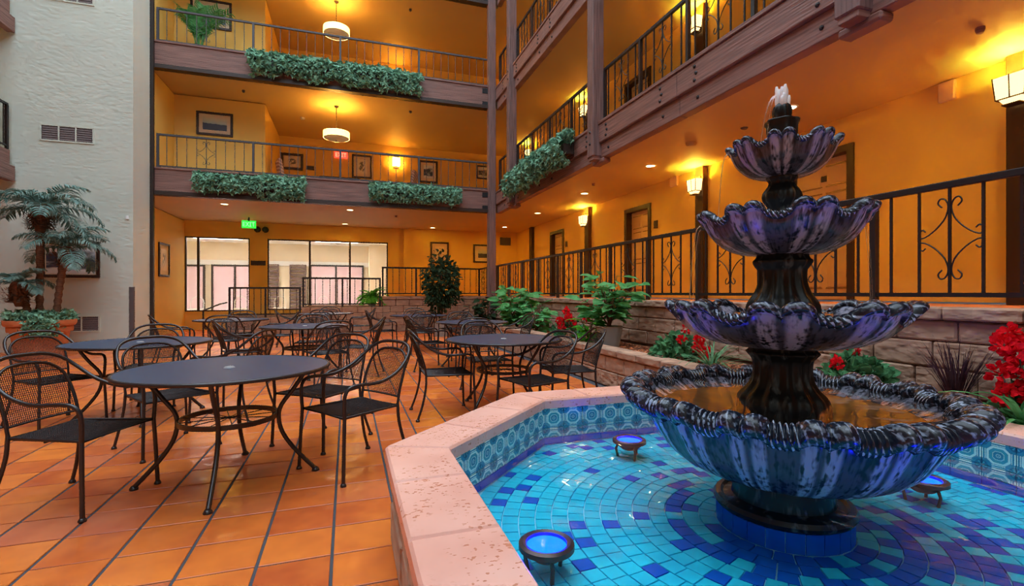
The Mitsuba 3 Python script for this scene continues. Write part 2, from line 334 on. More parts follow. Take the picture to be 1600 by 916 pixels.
# ---------------------------------------------------------------- floor: slab of grout and tiles
floor_poly = sbox(-9.0, Y0, 3.3, 18.4).difference(Polygon(octagon(OUT - 0.03)))
struct('floor', prism(floor_poly, -0.12, -0.005), 'm_grout', 'terracotta tile floor of the courtyard with dark grout lines')
tile_shapes = []
for k in range(6):
    m = chbox(0.007, 0.0045, -0.03, TPX - 0.007, TPY - 0.0045, 0.0, 0.002)
    v = m[0].copy(); a, b = rng.normal(0, 0.004, 2); v[:, 2] += (v[:, 0] - TPX / 2) * a + (v[:, 1] - TPY / 2) * b
    tile_shapes.append(((v, m[1]), mikit.ply((v, m[1]), 'm_floortile')))
cells = []
for i in range(-29, 11):
    for j in range(-34, 56):
        x, y = TX0 + i * TPX, TY0 + j * TPY
        c = sbox(x, y, x + TPX, y + TPY)
        if x > 3.0 or y > 18.2 or (x + 0.15) < -8.8: continue
        if poly_out.buffer(-0.04).intersects(c):
            if poly_out.buffer(-0.04).contains(c): continue
            if poly_out.buffer(-0.1).intersection(c).area > 0.6 * c.area: continue
        cx, cy = x + TPX / 2, y + TPY / 2
        dep = SN * cx + CN * cy
        seen = dep > 1.25 and abs((CN * cx - SN * cy) / max(dep, 1e-6)) < 1.10 and not (cy < 2.2 and cx > 0.3)
        cells.append((0 if seen else 1, dep, x, y))
cells.sort()
rest = []
for k, (hid, dep, x, y) in enumerate(cells):
    s = tile_shapes[int(rng.integers(6))]
    if k < 300 and not hid: put('floor', 'tile', s[1], T().translate([x, y, 0]))
    else: rest.append(move(s[0], x, y, 0))
obj('floor', 'tile_field', join(*rest), 'm_floortile', kind='stuff')

# ---------------------------------------------------------------- walls, floors and ceilings
def H(z): return EYE + z
WALLT = H(8.95) + 3.2
# cream wall on the left, facing the courtyard, with its return towards the back wing
struct('wall_left', join(bx(-9.0, YC, 0, XL - 0.0, YC + 0.3, WALLT), bx(XL - 0.3, YC + 0.3, 0, XL, YB - 0.02, WALLT)), 'm_cream', 'tall cream stucco wall behind the potted palm')
struct('wall_recess', join(bx(-5.27, YB, 0, -4.97, YW, H(2.32)), bx(XL - 0.45, YB - 0.02, 0, XL - 0.3, YB + 0.2, H(2.32))), 'm_orange')
struct('wall_lounge', join(*[bx(-4.55, YB + 0.0, H(a), -4.4, 15.3, H(b)) for a, b in ((2.9, 5.32), (5.9, 8.32))], *[join(bx(-4.55, 15.3, H(a), -2.2, 15.45, H(b)), bx(-2.35, 15.45, H(a), -2.2, YW, H(b))) for a, b in ((2.9, 5.32), (5.9, 8.32))]), 'm_orange', 'orange corridor wall that carries the landscape picture')
# back wall: two window openings on the ground floor
wb = [bx(-5.3, YW, 0, -4.97, YW + 0.2, H(2.36)), bx(-4.97, YW, 0, -3.1, YW + 0.2, 0.60), bx(-4.97, YW, 3.03, -3.1, YW + 0.2, H(2.36)), bx(-3.1, YW, 0, -2.56, YW + 0.2, H(2.36)),
      bx(-2.56, YW, 0, 1.39, YW + 0.2, 0.62), bx(-2.56, YW, 3.03, 1.39, YW + 0.2, H(2.36)), bx(1.39, YW, 0, 6.6, YW + 0.2, H(2.36)), bx(-5.3, YW, H(2.36), 6.6, YW + 0.2, H(8.4)),
      bx(1.95, YW - 0.10, 1.1, 6.4, YW, H(2.35))]
struct('wall_back', join(*wb), 'm_orange', 'orange wall at the far end of the ground floor and of the galleries')
# right wall with door recesses on each storey
DOORS = [(0.10, 1.16), (4.66, 5.72), (9.20, 10.26), (13.75, 14.81)]
wr = []
for s in range(3):
    z0, z1 = (1.1 if s == 0 else H(2.9 + ST * (s - 1))), H(2.36 + ST * s)
    top = z0 + 2.08
    ys = Y0
    for a, b in DOORS:
        wr += [bx(XW, ys, z0, XW + 0.25, a, z1), bx(XW, a, top, XW + 0.25, b, z1), bx(XW + 0.2, a, z0, XW + 0.25, b, top)]
        ys = b
    wr.append(bx(XW, ys, z0, XW + 0.25, YW + 0.2, z1))
struct('wall_right', join(*wr), 'm_orange', 'long orange wall with guest room doors behind the iron railing')
# raised walkway at the right, stepped landings along the back
struct('floor_walkway', join(bx(XR + 0.10, Y0, 0, XW + 0.25, YW, 1.08), bx(1.02, 15.72, 0, XR + 0.10, YW, 1.08)), 'm_clay')
struct('floor_landing', join(bx(-1.27, 15.62, 0, 1.02, YW, 0.78), bx(-3.20, 15.62, 0, -1.27, YW, 0.50)), 'm_mortar')
# slabs: ceiling below, gallery floor above
for s in range(4):
    a, b = H(2.35 + ST * s), H(2.88 + ST * s)
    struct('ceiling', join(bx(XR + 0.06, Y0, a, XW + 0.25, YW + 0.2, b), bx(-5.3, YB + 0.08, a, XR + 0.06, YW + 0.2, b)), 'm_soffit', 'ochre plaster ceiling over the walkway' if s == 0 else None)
# the wings behind the camera and on the left close the courtyard
struct('wall_front', bx(-9.0, Y0 - 0.3, 0, XW + 0.3, Y0, WALLT), 'm_cream')
struct('wall_left_001', bx(-9.0, Y0, 0, -8.8, YC, WALLT), 'm_orange')
for s in range(4):
    a, b = H(2.35 + ST * s), H(2.88 + ST * s)
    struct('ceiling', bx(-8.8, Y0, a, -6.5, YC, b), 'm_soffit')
struct('wall_top', join(bx(XR, Y0, H(11.9), XR + 0.2, YB + 0.2, WALLT), bx(XL, YB, H(11.9), XR + 0.2, YB + 0.2, WALLT), bx(-6.6, Y0, H(11.9), -6.4, YC, WALLT)), 'm_cream')
struct('roof', join(bx(XR, Y0 - 0.3, WALLT - 0.1, XW + 0.4, YW + 0.3, WALLT), bx(-9, YB, WALLT - 0.1, XR, YW + 0.3, WALLT), bx(-9, Y0 - 0.3, WALLT - 0.1, -6.4, YB, WALLT)), 'm_cream')
struct('wall_upper', join(bx(XW, Y0, H(8.3), XW + 0.25, YW + 0.2, WALLT), bx(-5.3, YW, H(8.3), 6.6, YW + 0.2, WALLT)), 'm_orange')

# room behind the far windows
struct('wall_room', join(bx(-7.6, 23.0, 0, 3.0, 23.2, 3.3), bx(-7.8, YW + 0.2, 0, -7.6, 23.2, 3.3), bx(3.0, YW + 0.2, 0, 3.2, 23.2, 3.3), bx(0.9, 22.2, 0, 3.0, 23.0, 3.3)), 'm_roomcream')
struct('ceiling_room', bx(-7.8, YW + 0.2, 3.3, 3.2, 23.2, 3.4), 'm_white')
struct('floor_room', bx(-7.8, YW + 0.2, 0.0, 3.2, 23.2, 0.2), 'm_white')
struct('trim_room', bx(-7.0, 22.93, 2.36, 0.95, 23.0, 2.56), 'm_white')

# ---------------------------------------------------------------- windows
def window(x0, x1, z0, z1, mull, label):
    k = struct('window_' + str(1 + sum(x.startswith('window_') and '__' not in x for x in labels)), None, None, label)
    w = 0.035
    edges = [x0] + mull + [x1]
    obj(k, 'frame', join(bx(x0, YW + 0.02, z1 - w, x1, YW + 0.1, z1), bx(x0, YW + 0.02, z0, x1, YW + 0.1, z0 + w), bx(x0, YW + 0.02, z0, x0 + w, YW + 0.1, z1), bx(x1 - w, YW + 0.02, z0, x1, YW + 0.1, z1)), 'm_bronzeframe')
    for m in mull: obj(k, 'mullion', bx(m - 0.03, YW + 0.02, z0, m + 0.03, YW + 0.1, z1), 'm_bronzeframe')
    for a, b in zip(edges[:-1], edges[1:]):
        obj(k, 'pane', (np.array([[a, YW + 0.06, z0], [b, YW + 0.06, z0], [b, YW + 0.06, z1], [a, YW + 0.06, z1]]), np.array([[0, 1, 2], [0, 2, 3]])), 'm_glass')
window(-4.97, -3.1, 0.60, 3.03, [-4.60], 'dark framed window with one mullion at the left of the far wall')
window(-2.56, 1.39, 0.62, 3.03, [-1.24, 0.08], 'wide dark framed window of three panes in the far wall')

# things in that room
def glass_door(xs, z1, label):
    k = thing('patio_door', label, 'door')
    obj(k, 'frame', join(*[bx(x - 0.035, 22.86, 0.2, x + 0.035, 22.95, z1) for x in xs], bx(xs[0] - 0.035, 22.86, z1, xs[-1] + 0.035, 22.95, z1 + 0.07)), 'm_bronzeframe')
    for a, b in zip(xs[:-1], xs[1:]): obj(k, 'panel', bx(a + 0.035, 22.9, 0.2, b - 0.035, 22.94, z1), 'm_pink', label='pale pink panel')
glass_door([-7.1, -6.3, -5.54], 2.28, 'pale pink paned door seen through the left pane of the small far window')
glass_door([-5.24, -4.42, -3.7], 2.30, 'pale pink two panel door seen through the right pane of the small far window')
glass_door([-1.52, -0.48, 0.65], 2.36, 'wide pale pink door seen through the right half of the large far window')
for a, b, lab in ((-3.2, -2.77, 'narrow brown louvred shutter seen at the left edge of the large far window'), (-2.35, -1.69, 'wide brown louvred shutter seen through the left pane of the large far window')):
    k = thing('shutter', lab, 'shutter')
    obj(k, 'frame', join(bx(a, 22.88, 0.25, a + 0.04, 22.95, 2.42), bx(b - 0.04, 22.88, 0.25, b, 22.95, 2.42), bx(a, 22.88, 2.38, b, 22.95, 2.42), bx(a, 22.88, 0.25, b, 22.95, 0.3)), 'm_shutter')
    for q in range(13):
        z = 0.36 + q * 0.157
        v, f = bx(a + 0.04, 22.89, z, b - 0.04, 22.91, z + 0.10); v[4:, 1] += 0.03
        obj(k, 'slat', (v, f), 'm_shutter')
for i, x in enumerate((-4.6, -0.4)):
    k = thing('ceiling_panel', 'bright white ceiling light inside the room behind the %s far window' % ('small', 'large')[i], 'lamp')
    obj(k, 'frame', bx(x - 0.85, 19.95, 3.24, x + 0.85, 21.05, 3.3), 'm_white')
    obj(k, 'diffuser', (np.array([[x - 0.8, 20, 3.235], [x + 0.8, 20, 3.235], [x + 0.8, 21, 3.235], [x - 0.8, 21, 3.235]]), np.array([[0, 2, 1], [0, 3, 2]])), 'm_white', emitter=light(ROOM_L))
for x, y, lab in ((-4.9, 19.2, 'white tubular chair behind the left pane of the small far window'), (-2.4, 20.0, 'white tubular chair behind the left pane of the large far window'), (-0.9, 20.3, 'white tubular chair behind the middle pane of the large far window'), (-3.6, 19.4, 'white tubular chair behind the right pane of the small far window')):
    k = thing('side_chair', lab, 'chair')
    obj(k, 'seat', rbox(x - 0.2, y - 0.2, 0.62, x + 0.2, y + 0.2, 0.66), 'm_white')
    arch = spline([(x - 0.19, y + 0.2, 0.6), (x - 0.18, y + 0.24, 0.95), (x, y + 0.26, 1.08), (x + 0.18, y + 0.24, 0.95), (x + 0.19, y + 0.2, 0.6)])
    obj(k, 'backrest', tube(arch, 0.014, 6), 'm_white', True)
    for a in (-1, 1):
        for b in (-1, 1): obj(k, 'leg', tube([(x + a * 0.18, y + b * 0.18, 0.62), (x + a * 0.2, y + b * 0.2, 0.2)], 0.013, 6), 'm_white')

# ---------------------------------------------------------------- doors of the guest rooms (ground floor and first gallery)
def guest_door(a, b, z0, label, plaque):
    n = 1 + sum(x.startswith('door_') and '__' not in x for x in labels)
    k = struct(f'door_{n}', None, None, label)
    h, fw = 2.08, 0.09
    obj(k, 'frame', join(bx(XW - 0.03, a, z0, XW + 0.20, a + fw, z0 + h), bx(XW - 0.03, b - fw, z0, XW + 0.20, b, z0 + h), bx(XW - 0.03, a, z0 + h - fw, XW + 0.20, b, z0 + h)), 'm_darkwood')
    p0, p1 = a + fw, b - fw
    leaf = obj(k, 'leaf', bx(XW + 0.12, p0, z0 + 0.01, XW + 0.16, p1, z0 + h - fw), 'm_doorwood')
    w = (p1 - p0)
    for c0, c1 in ((0.10, 0.45), (0.55, 0.90)):
        for z_0, z_1 in ((0.18, 0.78), (0.90, 1.50), (1.62, 1.88)):
            ya, yb = p0 + c0 * w, p0 + c1 * w
            v, f = rbox(XW + 0.108, ya, z0 + z_0, XW + 0.13, yb, z0 + z_1, 0.012)
            groove = join(bx(XW + 0.114, ya - 0.016, z0 + z_0 - 0.022, XW + 0.121, yb + 0.016, z0 + z_0 - 0.002), bx(XW + 0.114, ya - 0.016, z0 + z_1 + 0.002, XW + 0.121, yb + 0.016, z0 + z_1 + 0.022))
            obj(leaf, 'panel', (v, f), 'm_doorwood')
            obj(leaf, 'moulding', groove, 'm_doorgroove')
    hd = join(tube([(XW + 0.12, p0 + 0.07, z0 + 1.0), (XW + 0.06, p0 + 0.07, z0 + 1.0), (XW + 0.06, p0 + 0.18, z0 + 1.0)], 0.01, 6))
    obj(leaf, 'handle', hd, 'm_lampring', True)
    if plaque == 'leaf':
        single('door_plaque', 'small square brown plaque on the door behind the fountain top', 'plaque', bx(XW + 0.108, (p0 + p1) / 2 - 0.04, z0 + 1.68, XW + 0.121, (p0 + p1) / 2 + 0.04, z0 + 1.76), 'm_darkwood')
    elif plaque:
        single('door_plaque', plaque, 'plaque', bx(XW - 0.02, a - 0.24, z0 + 1.50, XW, a - 0.12, z0 + 1.66), 'm_darkwood')
guest_door(*DOORS[0], 1.1, 'panelled door at the near end of the walkway', None)
guest_door(*DOORS[1], 1.1, 'ochre panelled door in a dark frame behind the fountain', 'leaf')
guest_door(*DOORS[2], 1.1, 'ochre panelled door in a dark recessed frame between two wall posts', 'dark number plaque on the wall right of the middle ground floor door')
guest_door(*DOORS[3], 1.1, 'farthest ochre door on the ground floor walkway', 'dark number plaque on the wall right of the farthest ground floor door')
guest_door(*DOORS[1], H(2.9), 'door on the first gallery nearest the camera', None)
guest_door(*DOORS[2], H(2.9), 'dark framed door behind the scrolled railing of the first gallery', None)
guest_door(*DOORS[3], H(2.9), 'far door of the first gallery', None)

# dark posts on the corridor wall, with lanterns
POSTS = [2.94, 7.53, 12.07, 16.4]
where = ['nearest the camera', 'between the nearest two ground floor doors', 'between the middle and the farthest ground floor doors', 'at the far corner of the walkway']
lamp_where = ['at the right edge above the railing', 'on the wall post left of the fountain', 'on the wall post right of the farthest door', 'at the far corner']
SH = None
def lantern(y, zc, label):
    k = thing('wall_lantern', label, 'lamp', 'lanterns on the corridor wall posts')
    x = XW - 0.11
    obj(k, 'backplate', bx(x - 0.02, y - 0.06, zc - 0.15, x, y + 0.06, zc + 0.17), 'm_lampring')
    prof = [(0.085, -0.16), (0.11, -0.155), (0.125, 0.10)]
    def frus(a, z0, b, z1, cx, hx):
        return np.array([[cx - a * hx, y - a, z0], [cx + a * hx, y - a, z0], [cx + a * hx, y + a, z0], [cx - a * hx, y + a, z0], [cx - b * hx, y - b, z1], [cx + b * hx, y - b, z1], [cx + b * hx, y + b, z1], [cx - b * hx, y + b, z1]], float), BOXF
    cx = x - 0.10
    obj(k, 'shade', join(frus(0.105, zc - 0.10, 0.125, zc + 0.11, cx, 0.62), frus(0.06, zc - 0.155, 0.09, zc - 0.105, cx, 0.62)), 'm_white', emitter=light(tuple(c / 32 for c in (44.0, 27.0, 9.0))))
    tq = np.array([[0, 1, 2], [0, 2, 3]])
    obj(k, 'bulb_glow', join((np.array([[cx - 0.074, y - 0.12, zc + 0.113], [cx + 0.074, y - 0.12, zc + 0.113], [cx + 0.074, y + 0.12, zc + 0.113], [cx - 0.074, y + 0.12, zc + 0.113]]), tq)), 'm_white', emitter=light(tuple(5.0 * c for c in SCONCE_L)))
    cage = [tube([(cx + i * 0.106 * 0.64, y + j * 0.108, zc - 0.105), (cx + i * 0.126 * 0.64, y + j * 0.128, zc + 0.115)], 0.005, 5) for i in (-1, 1) for j in (-1, 0, 1)]
    obj(k, 'cage', join(*cage, bx(cx - 0.072, y - 0.112, zc - 0.108, cx + 0.072, y + 0.112, zc - 0.100), bx(cx - 0.05, y - 0.07, zc - 0.17, cx + 0.05, y + 0.07, zc - 0.156)), 'm_lampring')
    return k
for i, y in enumerate(POSTS):
    for s in range(3):
        z0, z1 = (1.08 if s == 0 else H(2.88 + ST * (s - 1))), H(2.35 + ST * s)
        lab = ('dark timber post on the orange wall ' + where[i]) if s == 0 else ('dark timber wall post on the %s gallery ' % ('first', 'second')[s - 1] + ('nearest the camera', 'behind the near railing bay', 'left of the long hanging post', 'at the far corner')[i])
        single('wall_post', lab, 'post', rbox(XW - 0.11, y - 0.11, z0, XW, y + 0.11, z1, 0.006), 'm_darkwood', group='dark posts on the corridor wall')
        if i == 3 and s == 0: continue
        if s == 0: lantern(y, 3.19, 'glowing glass wall lantern ' + lamp_where[i])
        else: lantern(y, 3.19 + ST * s, 'glowing glass wall lantern on the %s gallery, %s' % (('first', 'second')[s - 1], ('nearest the camera', 'behind the near railing bay', 'left of the long hanging post', 'at the far corner')[i]))

# ---------------------------------------------------------------- timber: hanging posts and fascia beams
def bolts(k, pts, axis):
    for p in pts:
        v, f = lathe([(0.0, 0.018), (0.014, 0.016), (0.022, 0.006), (0.024, 0.0)], 8)
        v = np.stack([-v[:, 2], v[:, 0], v[:, 1]], 1) if axis == 'x' else np.stack([v[:, 0], -v[:, 2], v[:, 1]], 1)
        obj(k, 'bolt', (v + np.array(p), f[:, ::-1]), 'm_iron')
FX = XR - 0.02
for s in range(3):
    zb = H(2.30 + ST * s)
    k = thing('fascia_beam', 'long bolted timber fascia under the %s gallery railing of the right wing' % ('first', 'second', 'third')[s], 'beam', 'timber fascias of the right wing')
    # lower beam set back, upper planks proud, in lengths butted between the posts
    cuts = [YB - 0.1, 12.07, 9.9, 7.53, 5.35, 2.985, 0.6, -1.6, -4.5, Y0]
    for a, b in zip(cuts[:-1], cuts[1:]):
        obj(k, 'plank', rbox(FX - 0.05, b + 0.004, zb + 0.25, FX + 0.09, a - 0.004, zb + 0.56, 0.008), 'm_timber')
        obj(k, 'lower_beam', rbox(FX + 0.0, b + 0.003, zb, FX + 0.14, a - 0.003, zb + 0.25, 0.008), 'm_timber')
        obj(k, 'ledge', rbox(FX - 0.07, b + 0.003, zb + 0.56, FX + 0.12, a - 0.003, zb + 0.61, 0.006), 'm_timber')
        L = a - b
        if b > 0 and s < 2:
            for q in (b + 0.35, a - 0.35) if L > 1.9 else ((a + b) / 2,):
                bolts(k, [(FX - 0.05, q, zb + 0.32), (FX - 0.05, q - 0.03, zb + 0.40), (FX - 0.05, q, zb + 0.49)] + ([(FX, q, zb + 0.12)]), 'x')
for i, y in enumerate([2.985, 7.53, 12.07]):
    k = thing('hanging_post', 'square timber post of the upper galleries ' + ('whose foot hangs at the top right', 'ending beside the ivy box of the right wing', 'next to the courtyard corner post')[i], 'post', 'timber posts of the galleries')
    obj(k, 'shaft', rbox(FX - 0.16, y - 0.11, H(2.33), FX + 0.05, y + 0.11, WALLT - 0.15, 0.012), 'm_post')
    obj(k, 'foot', join(rbox(FX - 0.14, y - 0.09, H(2.27), FX + 0.05, y + 0.09, H(2.34), 0.008), rbox(FX - 0.02, y - 0.19, H(2.22), FX + 0.14, y + 0.19, H(2.30), 0.02)), 'm_timber')
    bolts(k, [(FX - 0.16, y, H(2.55)), (FX - 0.16, y, H(2.75)), (FX - 0.16, y, H(5.55)), (FX - 0.16, y, H(5.75))], 'x')
single('corner_post', 'tall timber post at the inner corner of the courtyard, standing on the planter', 'post', rbox(FX - 0.26, YB - 0.20, 0.43, FX - 0.05, YB + 0.02, WALLT - 0.15, 0.012), 'm_post', group='timber posts of the galleries')
for s in range(3):
    zb = H(2.32 + ST * s)
    k = thing('fascia_beam', 'mauve brown timber fascia of the back wing, %s' % ('lowest of the three', 'middle of the three', 'topmost of the three, at the upper edge')[s], 'beam', 'timber fascias of the back wing')
    obj(k, 'board', rbox(XL + 0.02, YB - 0.06, zb + 0.09, FX - 0.16, YB + 0.10, zb + 0.62, 0.008), 'm_timber')
    obj(k, 'drip_board', rbox(XL + 0.02, YB - 0.10, zb, FX - 0.16, YB + 0.10, zb + 0.10, 0.006), 'm_darkwood')
    obj(k, 'ledge', rbox(XL + 0.02, YB - 0.09, zb + 0.615, FX - 0.16, YB + 0.12, zb + 0.66, 0.006), 'm_timber')
    obj(k, 'bracket', join(bx(XL + 0.005, YB - 0.12, zb + 0.05, XL + 0.045, YB - 0.05, zb + 0.16), bx(XL + 0.005, YB - 0.12, zb + 0.46, XL + 0.045, YB - 0.05, zb + 0.6)), 'm_iron')
    obj(k, 'bracket', join(bx(FX - 0.42, YB - 0.075, zb + 0.08, FX - 0.16, YB - 0.05, zb + 0.2), bx(FX - 0.42, YB - 0.075, zb + 0.44, FX - 0.16, YB - 0.05, zb + 0.58)), 'm_iron')
single('trim_post', 'thin dark steel post against the cream wall at the left end of the galleries', 'post', bx(XL + 0.001, YB - 0.16, 0, XL + 0.07, YB - 0.08, WALLT - 0.2), 'm_bronzeframe')
single('corner_guard', 'short dark metal guard on the bottom edge of the cream wall', 'guard', bx(XL - 0.07, YC - 0.012, 0.0, XL + 0.012, YC + 0.06, 1.33), 'm_grey')
# the wing at the left edge
for s in range(2):
    zb = H(2.25 + ST * s)
    k = thing('fascia_beam', 'end of a brown timber balcony fascia at the left edge of the picture, %s one' % ('lower', 'upper')[s], 'beam', 'timber fascias of the left wing')
    obj(k, 'board', rbox(-6.56, Y0, zb + 0.30, -6.42, YC - 0.08, zb + 0.62, 0.01), 'm_timber')
    obj(k, 'lower_beam', rbox(-6.50, Y0, zb, -6.36, YC - 0.03, zb + 0.31, 0.01), 'm_timber')

# ---------------------------------------------------------------- iron railings
def scroll_mesh(h):
    out = []
    for a in (-1, 1):
        for b in (-1, 1):
            c = h * 0.52
            def z(t): return c + b * t * h * 0.47
            pts = [(a * 0.050, 0, z(0.64)), (a * 0.075, 0, z(0.73)), (a * 0.060, 0, z(0.82)), (a * 0.028, 0, z(0.79)), (a * 0.010, 0, z(0.64)), (a * 0.030, 0, z(0.42)), (a * 0.085, 0, z(0.22)), (a * 0.150, 0, z(0.08)), (a * 0.195, 0, z(0.05)), (a * 0.205, 0, z(0.15)), (a * 0.180, 0, z(0.22)), (a * 0.158, 0, z(0.17))]
            out.append(tube(spline(pts, 4), 0.0055, 5))
    return join(*out)
SCROLL = {}
def railing(p0, p1, zb, zt, nmod, label, group, key='iron_railing', scroll=1, foot=0.09, phase=0, bars=(0.125, 0.315, 0.5, 0.685, 0.875), w=0.008, mat='m_iron'):
    """A straight run from p0 to p1; balusters, posts and scrolls are separate parts."""
    k = thing(key, label, 'railing', group)
    p0, p1 = np.array(p0, float), np.array(p1, float)
    L = np.linalg.norm(p1 - p0); d = (p1 - p0) / L; ang = math.degrees(math.atan2(d[1], d[0]))
    base = T().translate([p0[0], p0[1], zb]).rotate([0, 0, 1], ang)
    h = zt - zb
    obj(k, 'top_rail', rbox(0, -0.022, h - 0.05, L, 0.022, h, 0.006), mat); scene[k + '__top_rail']['to_world'] = base
    obj(k, 'bottom_rail', bx(0, -0.014, foot, L, 0.014, foot + 0.032), mat); scene[k + '__bottom_rail']['to_world'] = base
    bal = mikit.ply(bx(-w, -w, foot + 0.03, w, w, h - 0.05), mat)
    post = mikit.ply(bx(-0.024, -0.024, 0.0, 0.024, 0.024, h - 0.04), mat)
    sk = (round(h - foot, 3), mat)
    if sk not in SCROLL: SCROLL[sk] = mikit.ply(scroll_mesh(sk[0] - 0.08), mat, True)
    mod = L / nmod
    for i in range(nmod + 1): put(k, 'post', post, base @ T().translate([min(max(i * mod, 0.024), L - 0.024), 0, 0]))
    for i in range(nmod):
        for t in bars: put(k, 'baluster', bal, base @ T().translate([(i + t) * mod, 0, 0]))
        if scroll and (i + phase) % scroll == 0: put(k, 'scroll', SCROLL[sk], base @ T().translate([(i + 0.5) * mod, 0, foot + 0.03]))
    return k
RX = XR + 0.06
G = 'iron railings of the courtyard'
# ground floor: posts lie at 2.92 and every 1.09 m beyond
railing((RX, 2.92 - 4 * 1.085), (RX, 15.94), 1.10, 2.02, 16, 'long black iron railing with scrollwork on the ground floor stone wall', G, foot=0.07)
railing((1.02, 15.78), (RX, 15.78), 1.10, 2.02, 3, 'black iron railing on the raised walkway at the back right, behind the ficus', G, scroll=0, foot=0.07)
railing((-1.27, 15.74), (0.98, 15.74), 0.78, 1.67, 2, 'black iron railing on the middle landing in front of the large far window', G, scroll=0, foot=0.07)
railing((-3.20, 15.74), (-1.31, 15.74), 0.50, 1.37, 2, 'black iron railing on the lowest landing below the far windows', G, scroll=0, foot=0.07)
k = thing('handrail', 'short sloping black handrail at the left end of the lowest landing', 'handrail')
obj(k, 'rail', tube([(-3.24, 15.7, 0.93), (-3.30, 15.2, 0.90), (-3.55, 14.6, 0.74)], 0.02, 6), 'm_iron')
obj(k, 'post', tube([(-3.55, 14.6, 0.0), (-3.55, 14.6, 0.75)], 0.02, 6), 'm_iron')
names = ('first', 'second', 'third')
for s in range(3):
    zb = H(2.91 + ST * s); zt = H(3.83 + ST * s)
    railing((RX - 0.02, 12.07 - 0.11), (RX - 0.02, 7.53 + 0.11), zb, zt, 4, '%s gallery iron railing bay between the two farther hanging posts' % names[s], G, foot=0.05)
    railing((RX - 0.02, 7.53 - 0.11), (RX - 0.02, 2.985 + 0.11), zb, zt, 4, '%s gallery iron railing bay between the two nearer hanging posts' % names[s], G, foot=0.05)
    railing((RX - 0.02, YB - 0.2), (RX - 0.02, 12.07 + 0.11), zb, zt, 1, 'short %s gallery iron railing bay beside the corner post' % names[s], G, foot=0.05, scroll=0)
    if s == 0: railing((RX - 0.02, 2.985 - 0.11), (RX - 0.02, -1.5), zb, zt, 4, 'first gallery iron railing bay nearest the camera', G, foot=0.05)
    railing((XL + 0.08, YB + 0.02), (FX - 0.16, YB + 0.02), H(2.98 + ST * s), H(3.80 + ST * s), 4, 'long iron railing of the back wing on the %s gallery' % names[s], G, foot=0.03, scroll=4, bars=tuple(k / 10 for k in range(1, 10)), w=0.006, mat='m_irondaylit')
for s in range(2):
    railing((-6.45, 9.6), (-6.45, YC - 0.1), H(2.88 + ST * s), H(3.8 + ST * s), 3, 'end of a black iron balcony railing at the left edge, %s one' % ('lower', 'upper')[s], G, foot=0.05)

# ---------------------------------------------------------------- stone walls and planters
def block_wall(k, axis, c, a, b, courses, t, name='block', ln=0.43, proud=0.0, far=None):
    """Blocks of a wall face: axis 'y' = the face looks to -x at x = c and runs from y = a to b."""
    for r, (z0, z1) in enumerate(courses):
        p = a - (ln / 2 if r % 2 else 0)
        while p < b:
            q = p + ln * rng.uniform(0.92, 1.08)
            lo, hi = max(p, a), min(q, b)
            if hi - lo > 0.06:
                o = rng.uniform(-0.006, 0.008) + proud
                if axis == 'y': m = rbox(c - o, lo + 0.005, z0 + 0.004, c + t, hi - 0.005, z1 - 0.004, 0.012)
                else: m = rbox(lo + 0.005, c - o, z0 + 0.004, hi - 0.005, c + t, z1 - 0.004, 0.012)
                obj(k, name, m, 'm_block')
            p = q
WX = XR - 0.02
k = struct('wall_retaining', bx(WX + 0.03, -4.0, 0, WX + 0.2, 15.70, 1.0), 'm_mortar', 'tan stone block wall that carries the walkway railing')
block_wall(k, 'y', WX, -1.6, 15.64, [(0.46, 0.65), (0.65, 0.845), (0.845, 1.0)], 0.10)
block_wall(k, 'y', WX - 0.04, -1.6, 15.64, [(1.0, 1.10)], 0.32, 'cap', 0.44)
k = struct('wall_platform', bx(1.02, 15.66, 0, WX, 15.72, 1.0), 'm_mortar', 'tan stone face of the raised walkway at the back')
block_wall(k, 'x', 15.60, 1.02, WX, [(0.0, 0.2), (0.2, 0.4), (0.4, 0.6), (0.6, 0.8), (0.8, 1.0)], 0.1)
block_wall(k, 'x', 15.56, 1.02, WX, [(1.0, 1.10)], 0.3, 'cap', 0.44)
k = struct('wall_landing', bx(-3.2, 15.56, 0.0, 1.02, 15.64, 0.44), 'm_mortar')
block_wall(k, 'x', 15.50, -1.27, 1.02, [(0.0, 0.2), (0.2, 0.4), (0.4, 0.6), (0.6, 0.78)], 0.12)
block_wall(k, 'x', 15.50, -3.2, -1.27, [(0.0, 0.25), (0.25, 0.5)], 0.12)
PXF = 3.15
k = struct('wall_planter', bx(PXF + 0.03, 3.15, 0, PXF + 0.2, 15.48, 0.40), 'm_mortar', 'low tan stone wall in front of the planting bed')
block_wall(k, 'y', PXF, 3.12, 15.48, [(0.0, 0.2), (0.2, 0.40)], 0.12)
block_wall(k, 'y', PXF - 0.03, 3.10, 15.48, [(0.40, 0.49)], 0.26, 'cap', 0.44)
soil_poly = sbox(PXF + 0.12, -4.0, WX + 0.05, 15.6).difference(Polygon(octagon(OUT - 0.02)))
single('planting_bed', 'long bed of reddish bark mulch between the low wall and the tall stone wall', 'soil', prism(soil_poly, 0.0, 0.43), 'm_soil', kind='structure')

# ---------------------------------------------------------------- the fountain pool
pool = thing('fountain_pool', 'octagonal pool with pink stone coping and blue tiles', 'pool')
ring = Polygon(octagon(OUT - 0.05)).difference(poly_in)
obj(pool, 'basin', join(prism(ring.difference(Polygon(octagon(INN + 0.012))), 0.0, 0.38), prism(Polygon(octagon(INN + 0.02)), 0.0, ZF - 0.012)), 'm_poolgrout')
